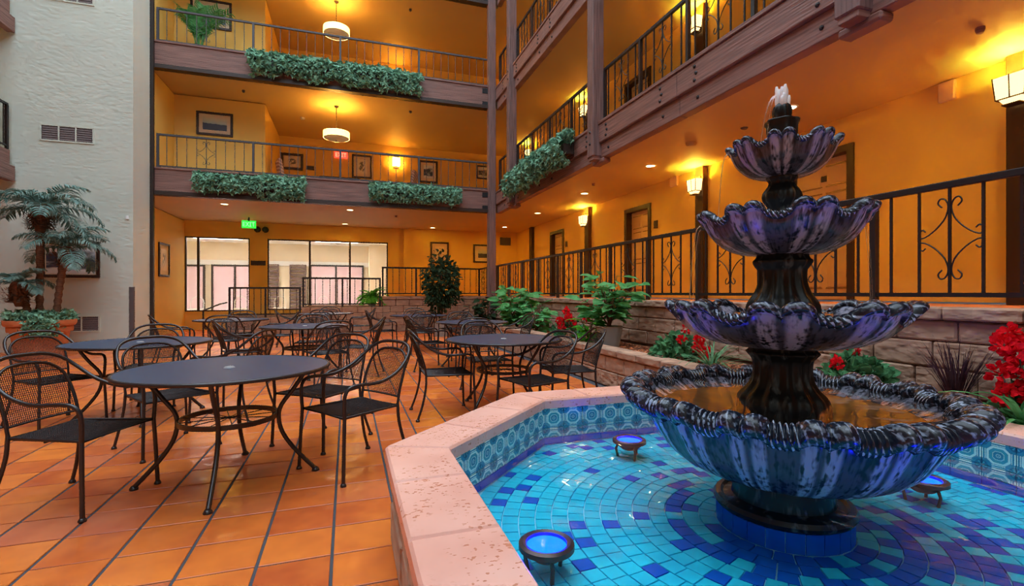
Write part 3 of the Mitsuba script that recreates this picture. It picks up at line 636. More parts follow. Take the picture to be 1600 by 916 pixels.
# stone facing blocks on the outside
oc = octagon(OUT - 0.045)
for e in (2, 3, 4):      # the back, back left and left sides
    a, b = np.array(oc[(e - 1) % 8]), np.array(oc[e % 8])
    pass
for e in range(8):
    a, b = np.array(oc[e]), np.array(oc[(e + 1) % 8])
    d = (b - a) / np.linalg.norm(b - a); L = np.linalg.norm(b - a); n = np.array([d[1], -d[0]])
    if n @ (np.array([0, 0]) - a) < 0 and n[1] < -0.5: continue
    ang = math.degrees(math.atan2(d[1], d[0]))
    for r, (z0, z1) in enumerate(((0.0, 0.19), (0.19, 0.38))):
        nb = 4 if r else 3
        for q in range(nb):
            o = rng.uniform(0, 0.008)
            put(pool, 'block', mikit.ply(rbox(q * L / nb + 0.004, -0.012 - o, z0 + 0.003, (q + 1) * L / nb - 0.004, 0.08, z1 - 0.003, 0.01), 'm_block'), T().translate([a[0], a[1], 0]).rotate([0, 0, 1], ang))
# coping slabs: three to a side, mitred at the corners
o1, i1 = octagon(OUT), octagon(INN)
for e in range(8):
    A, B, C, D = [np.array(x) for x in (o1[e], o1[(e + 1) % 8], i1[(e + 1) % 8], i1[e])]
    for q in range(3):
        t0, t1 = q / 3, (q + 1) / 3
        # joints square to the edge: the inner corner follows the same position along the side
        d = (B - A) / np.linalg.norm(B - A); L = np.linalg.norm(B - A); sI = (L - np.linalg.norm(C - D)) / 2
        lo, hi = L * t0, L * t1
        pi0 = D + d * max(lo - sI, 0) if q else D; pi1 = D + d * (hi - sI) if q < 2 else C
        po0 = A + d * lo if q else A; po1 = A + d * hi if q < 2 else B
        if q: pi0 = D + d * (lo - sI)
        pg = Polygon([po0, po1, pi1, pi0]).buffer(-0.0015)
        top = np.array(pg.buffer(-0.010, join_style=2).exterior.coords)[:-1]; out = np.array(pg.exterior.coords)[:-1]
        P = np.vstack([np.c_[out, np.full(len(out), 0.385)], np.c_[out, np.full(len(out), ZC - 0.012)], np.c_[top, np.full(len(top), ZC)]])
        hm = trimesh.convex.convex_hull(P)
        obj(pool, 'coping', (np.array(hm.vertices), np.array(hm.faces)), 'm_coping', 30)
# decorated wall tiles: one row whole, one row half, then a cobalt border
UVQ = None
def wall_tile(w, h, v0, v1, mat):
    t = 0.010
    m = chbox(0.002, 0.002, -0.004, w - 0.002, h - 0.002, t, 0.003)
    v = m[0]; uv = np.stack([v[:, 0] / w, v0 + (v1 - v0) * v[:, 1] / h], 1)
    vv = np.stack([v[:, 0], -v[:, 2], v[:, 1]], 1)        # stands upright, faces -y
    return mikit.ply((vv, m[1]), mat, False, uv=uv)
ic = octagon(INN + 0.012)
side = np.linalg.norm(np.array(ic[0]) - np.array(ic[1])); NT = 8; tw = side / NT
rows = [(0.285, 0.385, 0.33, 1.0), (0.21, 0.285, 0.0, 0.5)]
rows = [(0.245, 0.385, 0.0, 1.0), (0.185, 0.245, 0.57, 1.0)]
tiles_w = [wall_tile(tw, 0.14, 0.0, 1.0, 'm_talavera'), wall_tile(tw, 0.065, 0.57, 1.0, 'm_talavera'), wall_tile(tw, 0.05, 0, 1, 'm_cobalt')]
zrow = [0.245, 0.18, 0.13]
for e in (7, 0, 1, 2):   # sides that face the camera
    a, b = np.array(ic[(e + 1) % 8]), np.array(ic[e])
    d = (b - a) / side; ang = math.degrees(math.atan2(d[1], d[0]))
    base = T().translate([a[0], a[1], 0]).rotate([0, 0, 1], ang)
    for r in range(3):
        for q in range(NT): put(pool, 'wall_tile' if r < 2 else 'border_tile', tiles_w[r], base @ T().translate([q * tw, 0, zrow[r]]))
# mosaic floor in rings about the fountain
TS = 0.078
near, far_ = [], {'m_aqua': [], 'm_cobalt': []}
poly_floor = Polygon(octagon(INN - 0.005))
R = 0.285
while R < 1.60:
    n = int(round(2 * PI * (R + TS / 2) / TS)); off = rng.uniform(0, 1)
    for q in range(n):
        a0, a1 = 2 * PI * (q + off) / n, 2 * PI * (q + 1 + off) / n
        g0, g1 = 0.003 / R, 0.003
        pts = np.array([[POOLC[0] + rr * math.cos(a), POOLC[1] + rr * math.sin(a)] for rr, a in ((R + g1, a0 + g0), (R + TS - g1, a0 + g0), (R + TS - g1, a1 - g0), (R + g1, a1 - g0))])
        if not poly_floor.contains(shapely.Point(pts.mean(0))): continue
        if not poly_floor.contains(Polygon(pts)):
            g = Polygon(pts).intersection(poly_floor)
            if g.area < 0.0012: continue
            pts = np.array(g.exterior.coords)[:-1]
            if not Polygon(pts).exterior.is_ccw: pts = pts[::-1]
        nn = len(pts); dz = rng.uniform(-0.001, 0.001)
        v = np.vstack([np.c_[pts, np.full(nn, ZF - 0.02)], np.c_[pts, np.full(nn, ZF + dz)]])
        f = [[nn, nn + k, nn + k + 1] for k in range(1, nn - 1)]
        for k in range(nn):
            j = (k + 1) % nn; f += [[k, j, nn + j], [k, nn + j, nn + k]]
        c = pts.mean(0); dep = SN * c[0] + CN * c[1]
        mat = 'm_cobalt' if rng.random() < (0.50 if R < 0.45 else 0.28 if R < 0.62 else 0.18 if R < 0.8 else 0.13) + 0.55 * max(0.0, 1 - math.hypot(pts.mean(0)[0] - 2.35, pts.mean(0)[1] - 0.95) / 0.95) else 'm_aqua'  # denser cobalt by the foot and near right: fountain shade put into tiles
        vis = dep > 1.55 and (CN * c[0] - SN * c[1]) / dep < 1.05
        # what the fountain hides comes last
        ax = np.array([0.0, 0.0]) - POOLC; ax = ax / np.linalg.norm(ax)
        near.append((dep if vis and not ((c - POOLC) @ ax < 0.1 and abs((c - POOLC) @ [ax[1], -ax[0]]) < 0.45) else 99, (v, np.array(f)), mat))
    R += TS
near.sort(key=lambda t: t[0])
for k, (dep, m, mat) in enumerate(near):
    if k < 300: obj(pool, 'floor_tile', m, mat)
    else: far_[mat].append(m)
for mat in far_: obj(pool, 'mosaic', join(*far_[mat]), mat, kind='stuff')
# round cobalt plinth that carries the fountain
for q in range(24):
    a0, a1 = 2 * PI * q / 24 + 0.006, 2 * PI * (q + 1) / 24 - 0.006
    pts = [(POOLC[0] + r_ * math.cos(a), POOLC[1] + r_ * math.sin(a)) for r_, a in ((0.25, a0), (0.283, a0), (0.283, a1), (0.25, a1))]
    obj(pool, 'plinth_tile', prism(Polygon(pts), ZF, 0.215), 'm_cobalt')
obj(pool, 'plinth', lathe([(0.278, ZF - 0.01), (0.278, 0.212), (0.0005, 0.212)], 48, (POOLC[0], POOLC[1], 0)), 'm_poolgrout')
# water
ZW = 0.305
na, nr = 144, 64
ang = np.arange(na) * 2 * PI / na
rmax = (INN - 0.004) / np.cos((ang - PI / 8 + PI / 8) % (PI / 4) - PI / 8) if False else (INN + 0.0) / np.cos(((ang + PI / 8) % (PI / 4)) - PI / 8)
rr = np.linspace(0.20, 1.0, nr)
gx = POOLC[0] + rr[:, None] * (rmax * np.cos(ang))[None]; gy = POOLC[1] + rr[:, None] * (rmax * np.sin(ang))[None]
P3 = np.stack([gx * 6.5, gy * 6.5, gx * 0], -1)
gz = ZW + 0.020 * (meshkit.fbm(P3, 3, 3) - 0.5) + 0.010 * (meshkit.fbm(P3 * 3.1, 2, 8) - 0.5)
V = np.stack([gx, gy, gz], -1).reshape(-1, 3)
i, j = np.meshgrid(np.arange(nr - 1), np.arange(na), indexing='ij'); j2 = (j + 1) % na
F = np.stack([np.stack([i * na + j, (i + 1) * na + j, (i + 1) * na + j2], -1), np.stack([i * na + j, (i + 1) * na + j2, i * na + j2], -1)]).reshape(-1, 3)
single('pool_water', 'rippling clear water in the octagonal pool', 'water', (V, F), 'm_water', True, kind='stuff')
# lamps under water
for i, (x, y, lab) in enumerate(((0.72, 1.73, 'round blue pool lamp nearest the pink coping at the bottom of the picture'), (1.74, 2.78, 'round blue pool lamp at the back of the pool, left of the fountain'), (2.80, 1.71, 'round blue pool lamp right of the fountain foot'), (1.90, 0.66, 'round blue pool lamp on the near side of the fountain'))):
    k = thing('pool_lamp', lab, 'lamp', 'pool lamps')
    c = (x, y, 0)
    obj(k, 'housing', lathe([(0.0005, ZF + 0.055), (0.045, ZF + 0.055), (0.075, ZF + 0.078), (0.085, ZF + 0.105)], 28, c), 'm_lampring', 40)
    obj(k, 'ring', lathe([(0.078, ZF + 0.100), (0.078, ZF + 0.118), (0.092, ZF + 0.124), (0.106, ZF + 0.116), (0.107, ZF + 0.098), (0.085, ZF + 0.092)], 32, c), 'm_lampring', 40)
    lens = lathe([(0.078, ZF + 0.106), (0.05, ZF + 0.113), (0.0005, ZF + 0.116)], 20, c)
    obj(k, 'lens', lens, 'm_cobalt', True, label='blue glass lens', emitter=light(POOL_L))
    for a in range(3):
        t = a * 2 * PI / 3 + 0.4
        obj(k, 'leg', tube([(x + 0.07 * math.cos(t), y + 0.07 * math.sin(t), ZF + 0.09), (x + 0.085 * math.cos(t), y + 0.085 * math.sin(t), ZF + 0.05), (x + 0.075 * math.cos(t), y + 0.075 * math.sin(t), ZF)], 0.008, 6), 'm_lampring')

# ---------------------------------------------------------------- the tiered fountain
fountain = thing('tiered_fountain', 'four tiered dark glazed fountain with scalloped bowls in the blue pool', 'fountain')
def lobe(ph):
    ph = ph % 1.0
    q = ((ph - SAG) * 2 / (1 - SAG)) % 1.0
    petal = np.where(ph >= SAG, np.abs(np.sin(PI * q)) ** 0.55, 0.0)
    sag = np.where(ph < SAG, np.abs(np.sin(PI * ph / SAG)) ** 0.8, 0.0)
    return petal, sag
def bowl(R, zr, zb, rb, prof, N, rot, amp, zamp, rope, roll, n=1040, inner=0.6):
    """prof: (fraction of radius, fraction of height) from the foot to the rim; then a rolled rim and the inside.
    N groups of two raised petals and a sagging shell, the first turned by rot. Returns the outside, the rim and the inside."""
    th = np.arange(n + 1) * 2 * PI / n
    u = th * N / (2 * PI)
    pe, sa = lobe(u)
    S = spline(np.array([(a, b, 0) for a, b in prof]), 7)[:, :2]
    rows, wl, kind = [], [], []
    for a, b in S: rows.append((rb + (R - rb) * a, zb + (zr - zb) * b)); wl.append(b ** 0.6); kind.append(0)
    for t in np.linspace(-0.35, 1.12, 16):          # the roll, seen in section, from under its lip to the inside
        rows.append((R - roll + roll * 1.15 * math.cos(t * PI), zr + roll * math.sin(t * PI))); wl.append(1.0); kind.append(1)
    for a in np.linspace(0.9, 0.0, 8): rows.append((max((R - 2.0 * roll) * a, 0.02), zr - roll * 0.4 - (zr - zb) * inner * (1 - a ** 2))); wl.append(0.7 * a); kind.append(2)
    r = np.array([x[0] for x in rows]); z = np.array([x[1] for x in rows]); wl = np.array(wl); kind = np.array(kind)
    rim = (kind == 1)[:, None] * 1.0
    rr_ = r[:, None] * (1 + amp * wl[:, None] * (0.9 * pe - 0.6 * sa)[None])
    zz = z[:, None] + zamp * (wl[:, None] ** 2) * (pe - 0.9 * sa)[None]
    zz = zz + rim * roll * 0.45 * pe[None] * np.sin(np.linspace(0, PI, len(rows)))[:, None]
    ph2 = np.cumsum(rim, 0) * 0.25
    tw = np.sin(th[None] * rope + ph2) * (0.08 + 0.92 * (sa > 0.02))[None]
    g = 0.5 * rim + 0.5 * np.roll(rim, 1, 0) * rim
    rr_ = rr_ + rim * 0.55 * roll * pe[None] * np.maximum(np.cos(np.linspace(0, 1, len(rows)))[:, None], 0)
    rr_ = rr_ + g * 0.15 * roll * tw; zz = zz + g * 0.17 * roll * tw
    v = np.stack([POOLC[0] + rr_ * np.cos(th + rot), POOLC[1] + rr_ * np.sin(th + rot), zz], -1).reshape(-1, 3)
    m, w = len(rows), n + 1
    uv = np.stack(np.broadcast_arrays(u[None], np.linspace(0, 1, m)[:, None]), -1).reshape(-1, 2)
    out = []
    k0 = int((kind == 0).sum()); k1 = k0 + 16
    for lo, hi in ((0, k0), (k0, k1 - 1), (k1 - 1, m - 1)):
        i, j = np.meshgrid(np.arange(hi - lo), np.arange(n), indexing='ij')
        f = np.stack([np.stack([i * w + j, i * w + j + 1, (i + 1) * w + j + 1], -1), np.stack([i * w + j, (i + 1) * w + j + 1, (i + 1) * w + j], -1)]).reshape(-1, 3)
        out.append((v[lo * w:(hi + 1) * w], f, uv[lo * w:(hi + 1) * w]))
    return out
def add_bowl(*a, lab, **k):
    A_, B_, C_ = bowl(*a, **k)
    key = obj(fountain, 'bowl', (np.vstack([A_[0], C_[0]]), np.vstack([A_[1], C_[1] + len(A_[0])])), 'm_glaze', True, uv=np.vstack([A_[2], C_[2]]), label=lab)
    obj(key, 'rim', B_[:2], 'm_glazerim', True, uv=B_[2], label='rope twisted rolled rim')
DEEP = [(0.0, 0.0), (0.22, 0.03), (0.48, 0.16), (0.66, 0.38), (0.76, 0.62), (0.82, 0.82), (0.84, 0.93)]
FLAT = [(0.0, 0.0), (0.28, 0.03), (0.54, 0.17), (0.76, 0.42), (0.89, 0.72), (0.935, 0.90)]
TC = math.radians(-137.4)           # the side that faces the terrace corner where the camera stands
add_bowl(0.69, 0.706, 0.375, 0.20, DEEP, 16, TC - math.radians(360 / 16 * 0.17), 0.026, 0.011, 16 * 13, 0.046, inner=0.42, lab='deep lowest bowl with upright petals')
add_bowl(0.485, 1.112, 0.955, 0.14, FLAT, 8, TC - math.radians(45 * 0.70), 0.055, 0.026, 8 * 13, 0.024, lab='wide scalloped bowl, second from below')
add_bowl(0.345, 1.538, 1.375, 0.09, FLAT, 8, TC - math.radians(45 * 0.24), 0.060, 0.022, 8 * 13, 0.018, lab='scalloped bowl, third from below')
add_bowl(0.222, 1.866, 1.735, 0.06, FLAT, 8, TC - math.radians(45 * 0.70), 0.065, 0.017, 8 * 13, 0.013, lab='small scalloped top bowl')
C3 = (POOLC[0], POOLC[1], 0)
def fluted(prof, nf, amp, n=128):
    prof = np.asarray(prof, float); prof = spline(np.c_[prof, np.zeros(len(prof))], 5)[:, :2]
    v, f = lathe(prof, n)
    th = np.arctan2(v[:, 1], v[:, 0]); s = 1 + amp * np.cos(th * nf)
    v[:, 0] *= s; v[:, 1] *= s
    return v + np.array(C3), f
obj(fountain, 'foot', lathe([(0.0005, 0.216), (0.27, 0.216), (0.288, 0.222), (0.296, 0.24), (0.285, 0.258), (0.262, 0.262), (0.25, 0.252), (0.215, 0.262), (0.205, 0.31), (0.20, 0.385)], 64, C3), 'm_glazedark', 40, label='round dark foot')
obj(fountain, 'column', fluted([(0.185, 0.60), (0.19, 0.66), (0.178, 0.72), (0.142, 0.765), (0.124, 0.80), (0.118, 0.84), (0.12, 0.885), (0.136, 0.91), (0.146, 0.925), (0.134, 0.94), (0.13, 0.965)], 14, 0.05), 'm_glazedark', True, label='fluted dark pedestal')
obj(fountain, 'column', fluted([(0.145, 1.03), (0.15, 1.12), (0.14, 1.16), (0.115, 1.20), (0.10, 1.245), (0.098, 1.30), (0.112, 1.325), (0.12, 1.345), (0.108, 1.36), (0.10, 1.385)], 12, 0.055), 'm_glazedark', True, label='fluted dark pedestal')
obj(fountain, 'column', fluted([(0.06, 1.44), (0.082, 1.50), (0.078, 1.55), (0.054, 1.575), (0.060, 1.60), (0.078, 1.63), (0.078, 1.66), (0.060, 1.69), (0.053, 1.71), (0.064, 1.73), (0.06, 1.745)], 10, 0.06), 'm_glazedark', True, label='bulbous dark pedestal')
obj(fountain, 'finial', fluted([(0.035, 1.80), (0.032, 1.86), (0.036, 1.885), (0.052, 1.90), (0.061, 1.93), (0.063, 1.965), (0.071, 1.992), (0.062, 1.998), (0.038, 1.980), (0.034, 1.998), (0.040, 2.03), (0.036, 2.06), (0.022, 2.075), (0.001, 2.08)], 6, 0.06), 'm_glazedark', True, label='tulip shaped finial')
# water in the bowls, the jet and the thin falling streams
def disc(R, z, n=72, m=14, seed=1):
    th = np.arange(n) * 2 * PI / n; r = np.linspace(0.06, R, m)
    x, y = r[:, None] * np.cos(th), r[:, None] * np.sin(th)
    zz = z + 0.007 * (meshkit.fbm(np.stack([x * 14, y * 14, x * 0 + seed], -1), 3, seed) - 0.5)
    v = np.stack([x + POOLC[0], y + POOLC[1], zz], -1).reshape(-1, 3)
    i, j = np.meshgrid(np.arange(m - 1), np.arange(n), indexing='ij'); j2 = (j + 1) % n
    return v, np.stack([np.stack([i * n + j, (i + 1) * n + j, (i + 1) * n + j2], -1), np.stack([i * n + j, (i + 1) * n + j2, i * n + j2], -1)]).reshape(-1, 3)
obj(fountain, 'basin_lining', lathe([(0.0, 0.62), (0.35, 0.63), (0.60, 0.672), (0.632, 0.70)], 64, C3), 'm_basinbrown', True, label='lowest bowl lining coloured brown for the ceiling mirrored in its water')
for R_, z_, lab in ((0.615, 0.708, 'clear water in the lowest fountain bowl, over the brown lining'), (0.43, 1.105, 'water in the second fountain bowl from below'), (0.30, 1.532, 'water in the third fountain bowl from below')):
    single('bowl_water', lab, 'water', disc(R_, z_), 'm_water', True, kind='stuff')
jet = []
for q in range(26):
    a = rng.uniform(0, 2 * PI); r0 = 0.03 * math.sqrt(rng.uniform(0, 1))
    top = rng.uniform(2.10, 2.165)
    x, y = POOLC[0] + r0 * math.cos(a), POOLC[1] + r0 * math.sin(a)
    jet.append(tube(spline([(x, y, 2.06), (x * 1.0, y, (2.06 + top) / 2), (x + 0.004 * math.cos(a), y + 0.004 * math.sin(a), top)], 3), [0.006, 0.009, 0.010, 0.011, 0.010, 0.009, 0.005], 6))
single('water_jet', 'white bubbling jet on top of the fountain', 'water', join(*jet), 'm_foam', True, kind='stuff')
fall = []
def stream(r0, z0, r1, z1, a, w):
    pts = [(POOLC[0] + (r0 + (r1 - r0) * t ** 0.6) * math.cos(a), POOLC[1] + (r0 + (r1 - r0) * t ** 0.6) * math.sin(a), z0 + (z1 - z0) * t ** 1.5) for t in np.linspace(0, 1, 10)]
    return tube(pts, np.linspace(w, w * 0.55, 10), 5)
for q in range(9):
    a = 2.6 + rng.uniform(-0.5, 0.5)
    fall.append(stream(0.02, 2.12, rng.uniform(0.07, 0.12), 1.86, a, 0.0025))
for a0, r0, z0, r1, z1 in ((2.55, 0.235, 1.86, 0.275, 1.53), (2.62, 0.36, 1.52, 0.41, 1.11), (2.2, 0.36, 1.52, 0.40, 1.11), (-0.4, 0.36, 1.52, 0.40, 1.11)):
    for q in range(6): fall.append(stream(r0, z0, r1, z1, a0 + rng.normal(0, 0.03), 0.0022))
single('water_streams', 'thin streams of water falling between the fountain bowls', 'water', join(*fall), 'm_stream', True, kind='stuff')

# ---------------------------------------------------------------- patio chairs and tables
def chair_parts():
    P = {}
    hoop = [(0.235, 0.245, 0.40), (0.240, 0.250, 0.50), (0.234, 0.256, 0.570), (0.200, 0.264, 0.606), (0.13, 0.272, 0.614), (0.03, 0.275, 0.610), (-0.06, 0.274, 0.622), (-0.14, 0.266, 0.665), (-0.215, 0.247, 0.735), (-0.265, 0.205, 0.798), (-0.288, 0.12, 0.833)]
    hoop = [(x * (1.20 if z > 0.65 else 1.0), y, z) for x, y, z in hoop]
    full = hoop + [(-0.352, 0, 0.840)] + [(x, -y, z) for x, y, z in hoop[::-1]]
    P['arm_hoop'] = (tube(spline(full, 4), 0.0115, 8), 'm_wrought', True)
    inner = [(-0.215, 0.205, 0.42), (-0.225, 0.208, 0.52), (-0.243, 0.205, 0.64), (-0.264, 0.185, 0.722), (-0.280, 0.115, 0.777)]
    inner = [(x - max(0.0, z - 0.48) * 0.17, y, z) for x, y, z in inner]
    full = inner + [(-0.340, 0, 0.790)] + [(x, -y, z) for x, y, z in inner[::-1]]
    sp = spline(full, 4)
    # the mesh of the back: wires between the inner arch and a bottom bar
    half = sp[: len(sp) // 2 + 1]                     # left side, from the bottom to the top
    yy, zz, xx = half[:, 1], half[:, 2], half[:, 0]
    wires = []
    zb = 0.47
    def xb(y, z): return np.interp(z, zz, xx) - 0.022 * (1 - (y / 0.21) ** 2) * min(1, (z - 0.42) / 0.1 + 0.3) * max(0.0, min(1.0, (0.80 - z) / 0.1))
    o = np.argsort(yy)
    for y in np.arange(-0.19, 0.191, 0.0115):
        zt = float(np.interp(abs(y), yy[o], zz[o])) if abs(y) < yy.max() else 0.6
        if abs(y) > 0.196: continue
        ts = np.linspace(zb, zt, 6)
        wires.append(tube([(xb(y, z), y, z) for z in ts], 0.0017, 3, cap=False))
    for z in np.arange(zb + 0.008, 0.788, 0.0115):
        w = float(np.interp(z, zz, yy)) - 0.003
        ys = np.linspace(-w, w, 6)
        wires.append(tube([(xb(y, z), y, z) for y in ys], 0.0017, 3, cap=False))
    bar = tube([(xb(y, zb), y, zb) for y in np.linspace(-0.205, 0.205, 9)], 0.006, 6)
    P['backrest'] = (join(*wires, bar), 'm_wrought', True)
    P['backrest__arch'] = (tube(sp, 0.009, 8), 'm_wrought', True)
    # seat of wire mesh in a rim
    rim = np.array([(0.235, 0.235), (0.235, -0.235), (-0.215, -0.205), (-0.215, 0.205)])
    wires = []
    def zs(x): return 0.415 - 0.010 * math.sin(PI * (x + 0.215) / 0.45)
    for x in np.arange(-0.21, 0.233, 0.0105):
        w = 0.205 + 0.03 * (x + 0.215) / 0.45
        wires.append(tube([(x, y, zs(x)) for y in (-w, w)], 0.0026, 3, cap=False))
    for y in np.arange(-0.23, 0.231, 0.0105):
        x0 = -0.215 if abs(y) < 0.205 else -0.215 + (abs(y) - 0.205) / 0.03 * 0.45
        if x0 < 0.2: wires.append(tube([(x, y, zs(x)) for x in np.linspace(x0, 0.235, 4)], 0.0026, 3, cap=False))
    edge = tube([(x, y, 0.413) for x, y in rim], 0.0085, 6, closed=True)
    P['seat'] = (join(*wires, edge, tube([(0.0, -0.215, 0.400), (0.0, 0.215, 0.400)], 0.006, 6)), 'm_wrought', True)
    for i, s in enumerate((1, -1)):
        nm = 'leg' if i == 0 else 'leg_001'
        P[nm] = (join(tube(spline([(0.235, s * 0.245, 0.42), (0.243, s * 0.252, 0.25), (0.252, s * 0.258, 0.012)], 3), 0.0115, 8), lathe([(0.0001, 0.022), (0.013, 0.020), (0.019, 0.008), (0.019, 0.0), (0.0001, 0.0)], 8, (0.252, s * 0.258, 0))), 'm_wrought', True)
        nm = 'leg_002' if i == 0 else 'leg_003'
        P[nm] = (join(tube(spline([(-0.215, s * 0.205, 0.43), (-0.220, s * 0.215, 0.30), (-0.255, s * 0.235, 0.14), (-0.300, s * 0.250, 0.012)], 4), 0.0105, 8), lathe([(0.0001, 0.022), (0.013, 0.020), (0.019, 0.008), (0.019, 0.0), (0.0001, 0.0)], 8, (-0.300, s * 0.250, 0))), 'm_wrought', True)
    return P
grp = {'type': 'shapegroup'}
for nm, (m, mat, sm) in chair_parts().items(): grp[nm] = mikit.ply(m, mat, sm)
scene['chair_shapes'] = grp
def chair(x, y, deg, label):
    k = thing('patio_chair', label, 'chair', 'wrought iron patio chairs')
    scene[k] = {'type': 'instance', 'shapegroup': {'type': 'ref', 'id': 'chair_shapes'}, 'to_world': T().translate([x, y, 0]).rotate([0, 0, 1], deg)}
def table_parts(R=0.6):
    P = {}
    zt = 0.72
    P['tabletop'] = (lathe([(0.0005, zt - 0.012), (R - 0.02, zt - 0.012), (R - 0.012, zt - 0.018), (R, zt - 0.016), (R + 0.004, zt - 0.006), (R, zt + 0.002), (R - 0.012, zt + 0.003), (R - 0.02, zt), (0.0005, zt)], 72), 'm_tabletop', 35)
    P['tabletop__rim'] = (tube([((R - 0.002) * math.cos(a), (R - 0.002) * math.sin(a), zt - 0.006) for a in np.arange(64) * 2 * PI / 64], 0.012, 6, closed=True), 'm_wrought', True)
    P['tabletop__cap'] = (lathe([(0.0005, zt + 0.012), (0.026, zt + 0.008), (0.033, zt)], 20), 'm_capwhite', 40)
    P['ring'] = (join(*[lathe([(0.272, 0.385), (0.284, 0.385), (0.284, 0.415), (0.272, 0.415), (0.272, 0.385)], 48)]), 'm_wrought', 30)
    P['ring__spokes'] = (join(*[tube([(0.0, 0.0, 0.40), (0.275 * math.cos(a), 0.275 * math.sin(a), 0.40)], 0.003, 5) for a in (np.arange(12) + 0.5) * 2 * PI / 12], lathe([(0.0005, 0.406), (0.022, 0.404), (0.022, 0.396), (0.0005, 0.394)], 14)), 'm_wrought', True)
    leg = [(0.46, 0, 0.705), (0.435, 0, 0.65), (0.37, 0, 0.55), (0.305, 0, 0.46), (0.288, 0, 0.38), (0.31, 0, 0.28), (0.37, 0, 0.18), (0.445, 0, 0.09), (0.49, 0, 0.04), (0.515, 0, 0.014)]
    L = join(tube(spline(leg, 3), 0.0135, 8), lathe([(0.0001, 0.024), (0.016, 0.022), (0.024, 0.008), (0.024, 0.0), (0.0001, 0.0)], 10, (0.515, 0, 0)))
    for i in range(4): P['leg' if i == 0 else f'leg_{i:03d}'] = (move(L, rz=i * PI / 2), 'm_wrought', True)
    return P
grp = {'type': 'shapegroup'}
for nm, (m, mat, sm) in table_parts().items(): grp[nm] = mikit.ply(m, mat, sm)
scene['table_shapes'] = grp
def table(x, y, deg, label):
    k = thing('patio_table', label, 'table', 'round patio tables')
    scene[k] = {'type': 'instance', 'shapegroup': {'type': 'ref', 'id': 'table_shapes'}, 'to_world': T().translate([x, y, 0]).rotate([0, 0, 1], deg)}
A = 'black iron mesh armchair '
for x, y, r, lab in ((-0.72, 3.565, 0, 'large round black metal table nearest the camera, with a pale centre cap'), (-1.917, 5.686, 20, 'round black metal table beside the potted palm, behind the nearest table'),
                     (-0.59, 7.75, 10, 'round black metal table behind the nearest table, in the middle row'), (1.552, 4.89, 35, 'round black metal table just behind the pool coping'),
                     (-1.98, 10.0, 0, 'round black metal table at the back below the small far window'), (-0.47, 12.3, 15, 'round black metal table in the last row below the large far window'),
                     (1.45, 10.6, 40, 'round black metal table in the last row in front of the ficus'), (1.97, 7.95, 5, 'round black metal table behind the poolside table, near the planting bed')):
    table(x, y, r, lab)
for x, y, r, lab in (
    (-1.46, 3.48, -21, 'at the left of the nearest table, cut by the left edge'), (0.04, 3.56, -146, 'at the right of the nearest table, beside the pool corner'), (-0.20, 4.25, -131, 'behind the nearest table, to the right'), (-1.32, 4.46, -52, 'behind the nearest table, to the left'),
    (-2.52, 5.57, -38, 'at the left edge, beside the table of the potted palm'), (-2.02, 6.28, -85, 'on the far side of the table beside the palm'), (-1.06, 5.38, 160, 'at the right of the table beside the palm, turned left'),
    (0.18, 7.55, 168, 'at the right of the middle row table'), (-0.25, 6.95, 108, 'on the near side of the middle row table'), (-1.35, 7.45, 20, 'at the left of the middle row table'), (-0.55, 8.55, -92, 'on the far side of the middle row table'),
    (0.92, 4.85, 0, 'at the left of the poolside table'), (1.61, 4.14, -165, 'on the near side of the poolside table, against the coping'), (2.17, 4.62, 172, 'at the right of the poolside table, beside the low wall'), (1.58, 5.66, -90, 'on the far side of the poolside table'),
    (-2.72, 9.5, 22, 'at the left of the table below the small far window'), (-1.92, 9.2, 95, 'on the near side of the table below the small far window'), (-1.22, 10.05, 180, 'at the right of the table below the small far window'), (-2.0, 10.78, -90, 'on the far side of the table below the small far window'),
    (-1.22, 12.2, 8, 'at the left of the last row table by the large window'), (-0.5, 11.55, 85, 'on the near side of the table by the large window'), (0.3, 12.35, 178, 'at the right of the last row table by the large window'), (-0.45, 13.1, -95, 'on the far side of the table by the large window'),
    (0.70, 10.55, 5, 'at the left of the table in front of the ficus'), (1.4, 9.85, 92, 'on the near side of the table in front of the ficus'), (2.2, 10.7, 185, 'at the right of the table in front of the ficus'), (1.5, 11.4, -90, 'on the far side of the table in front of the ficus'),
    (1.22, 7.8, 8, 'at the left of the table near the planting bed'), (1.8, 7.18, 80, 'on the near side of the table near the planting bed'), (2.72, 8.05, 182, 'at the right of the table near the planting bed'), (2.0, 8.75, -92, 'on the far side of the table near the planting bed')):
    chair(x, y, r, A + lab)

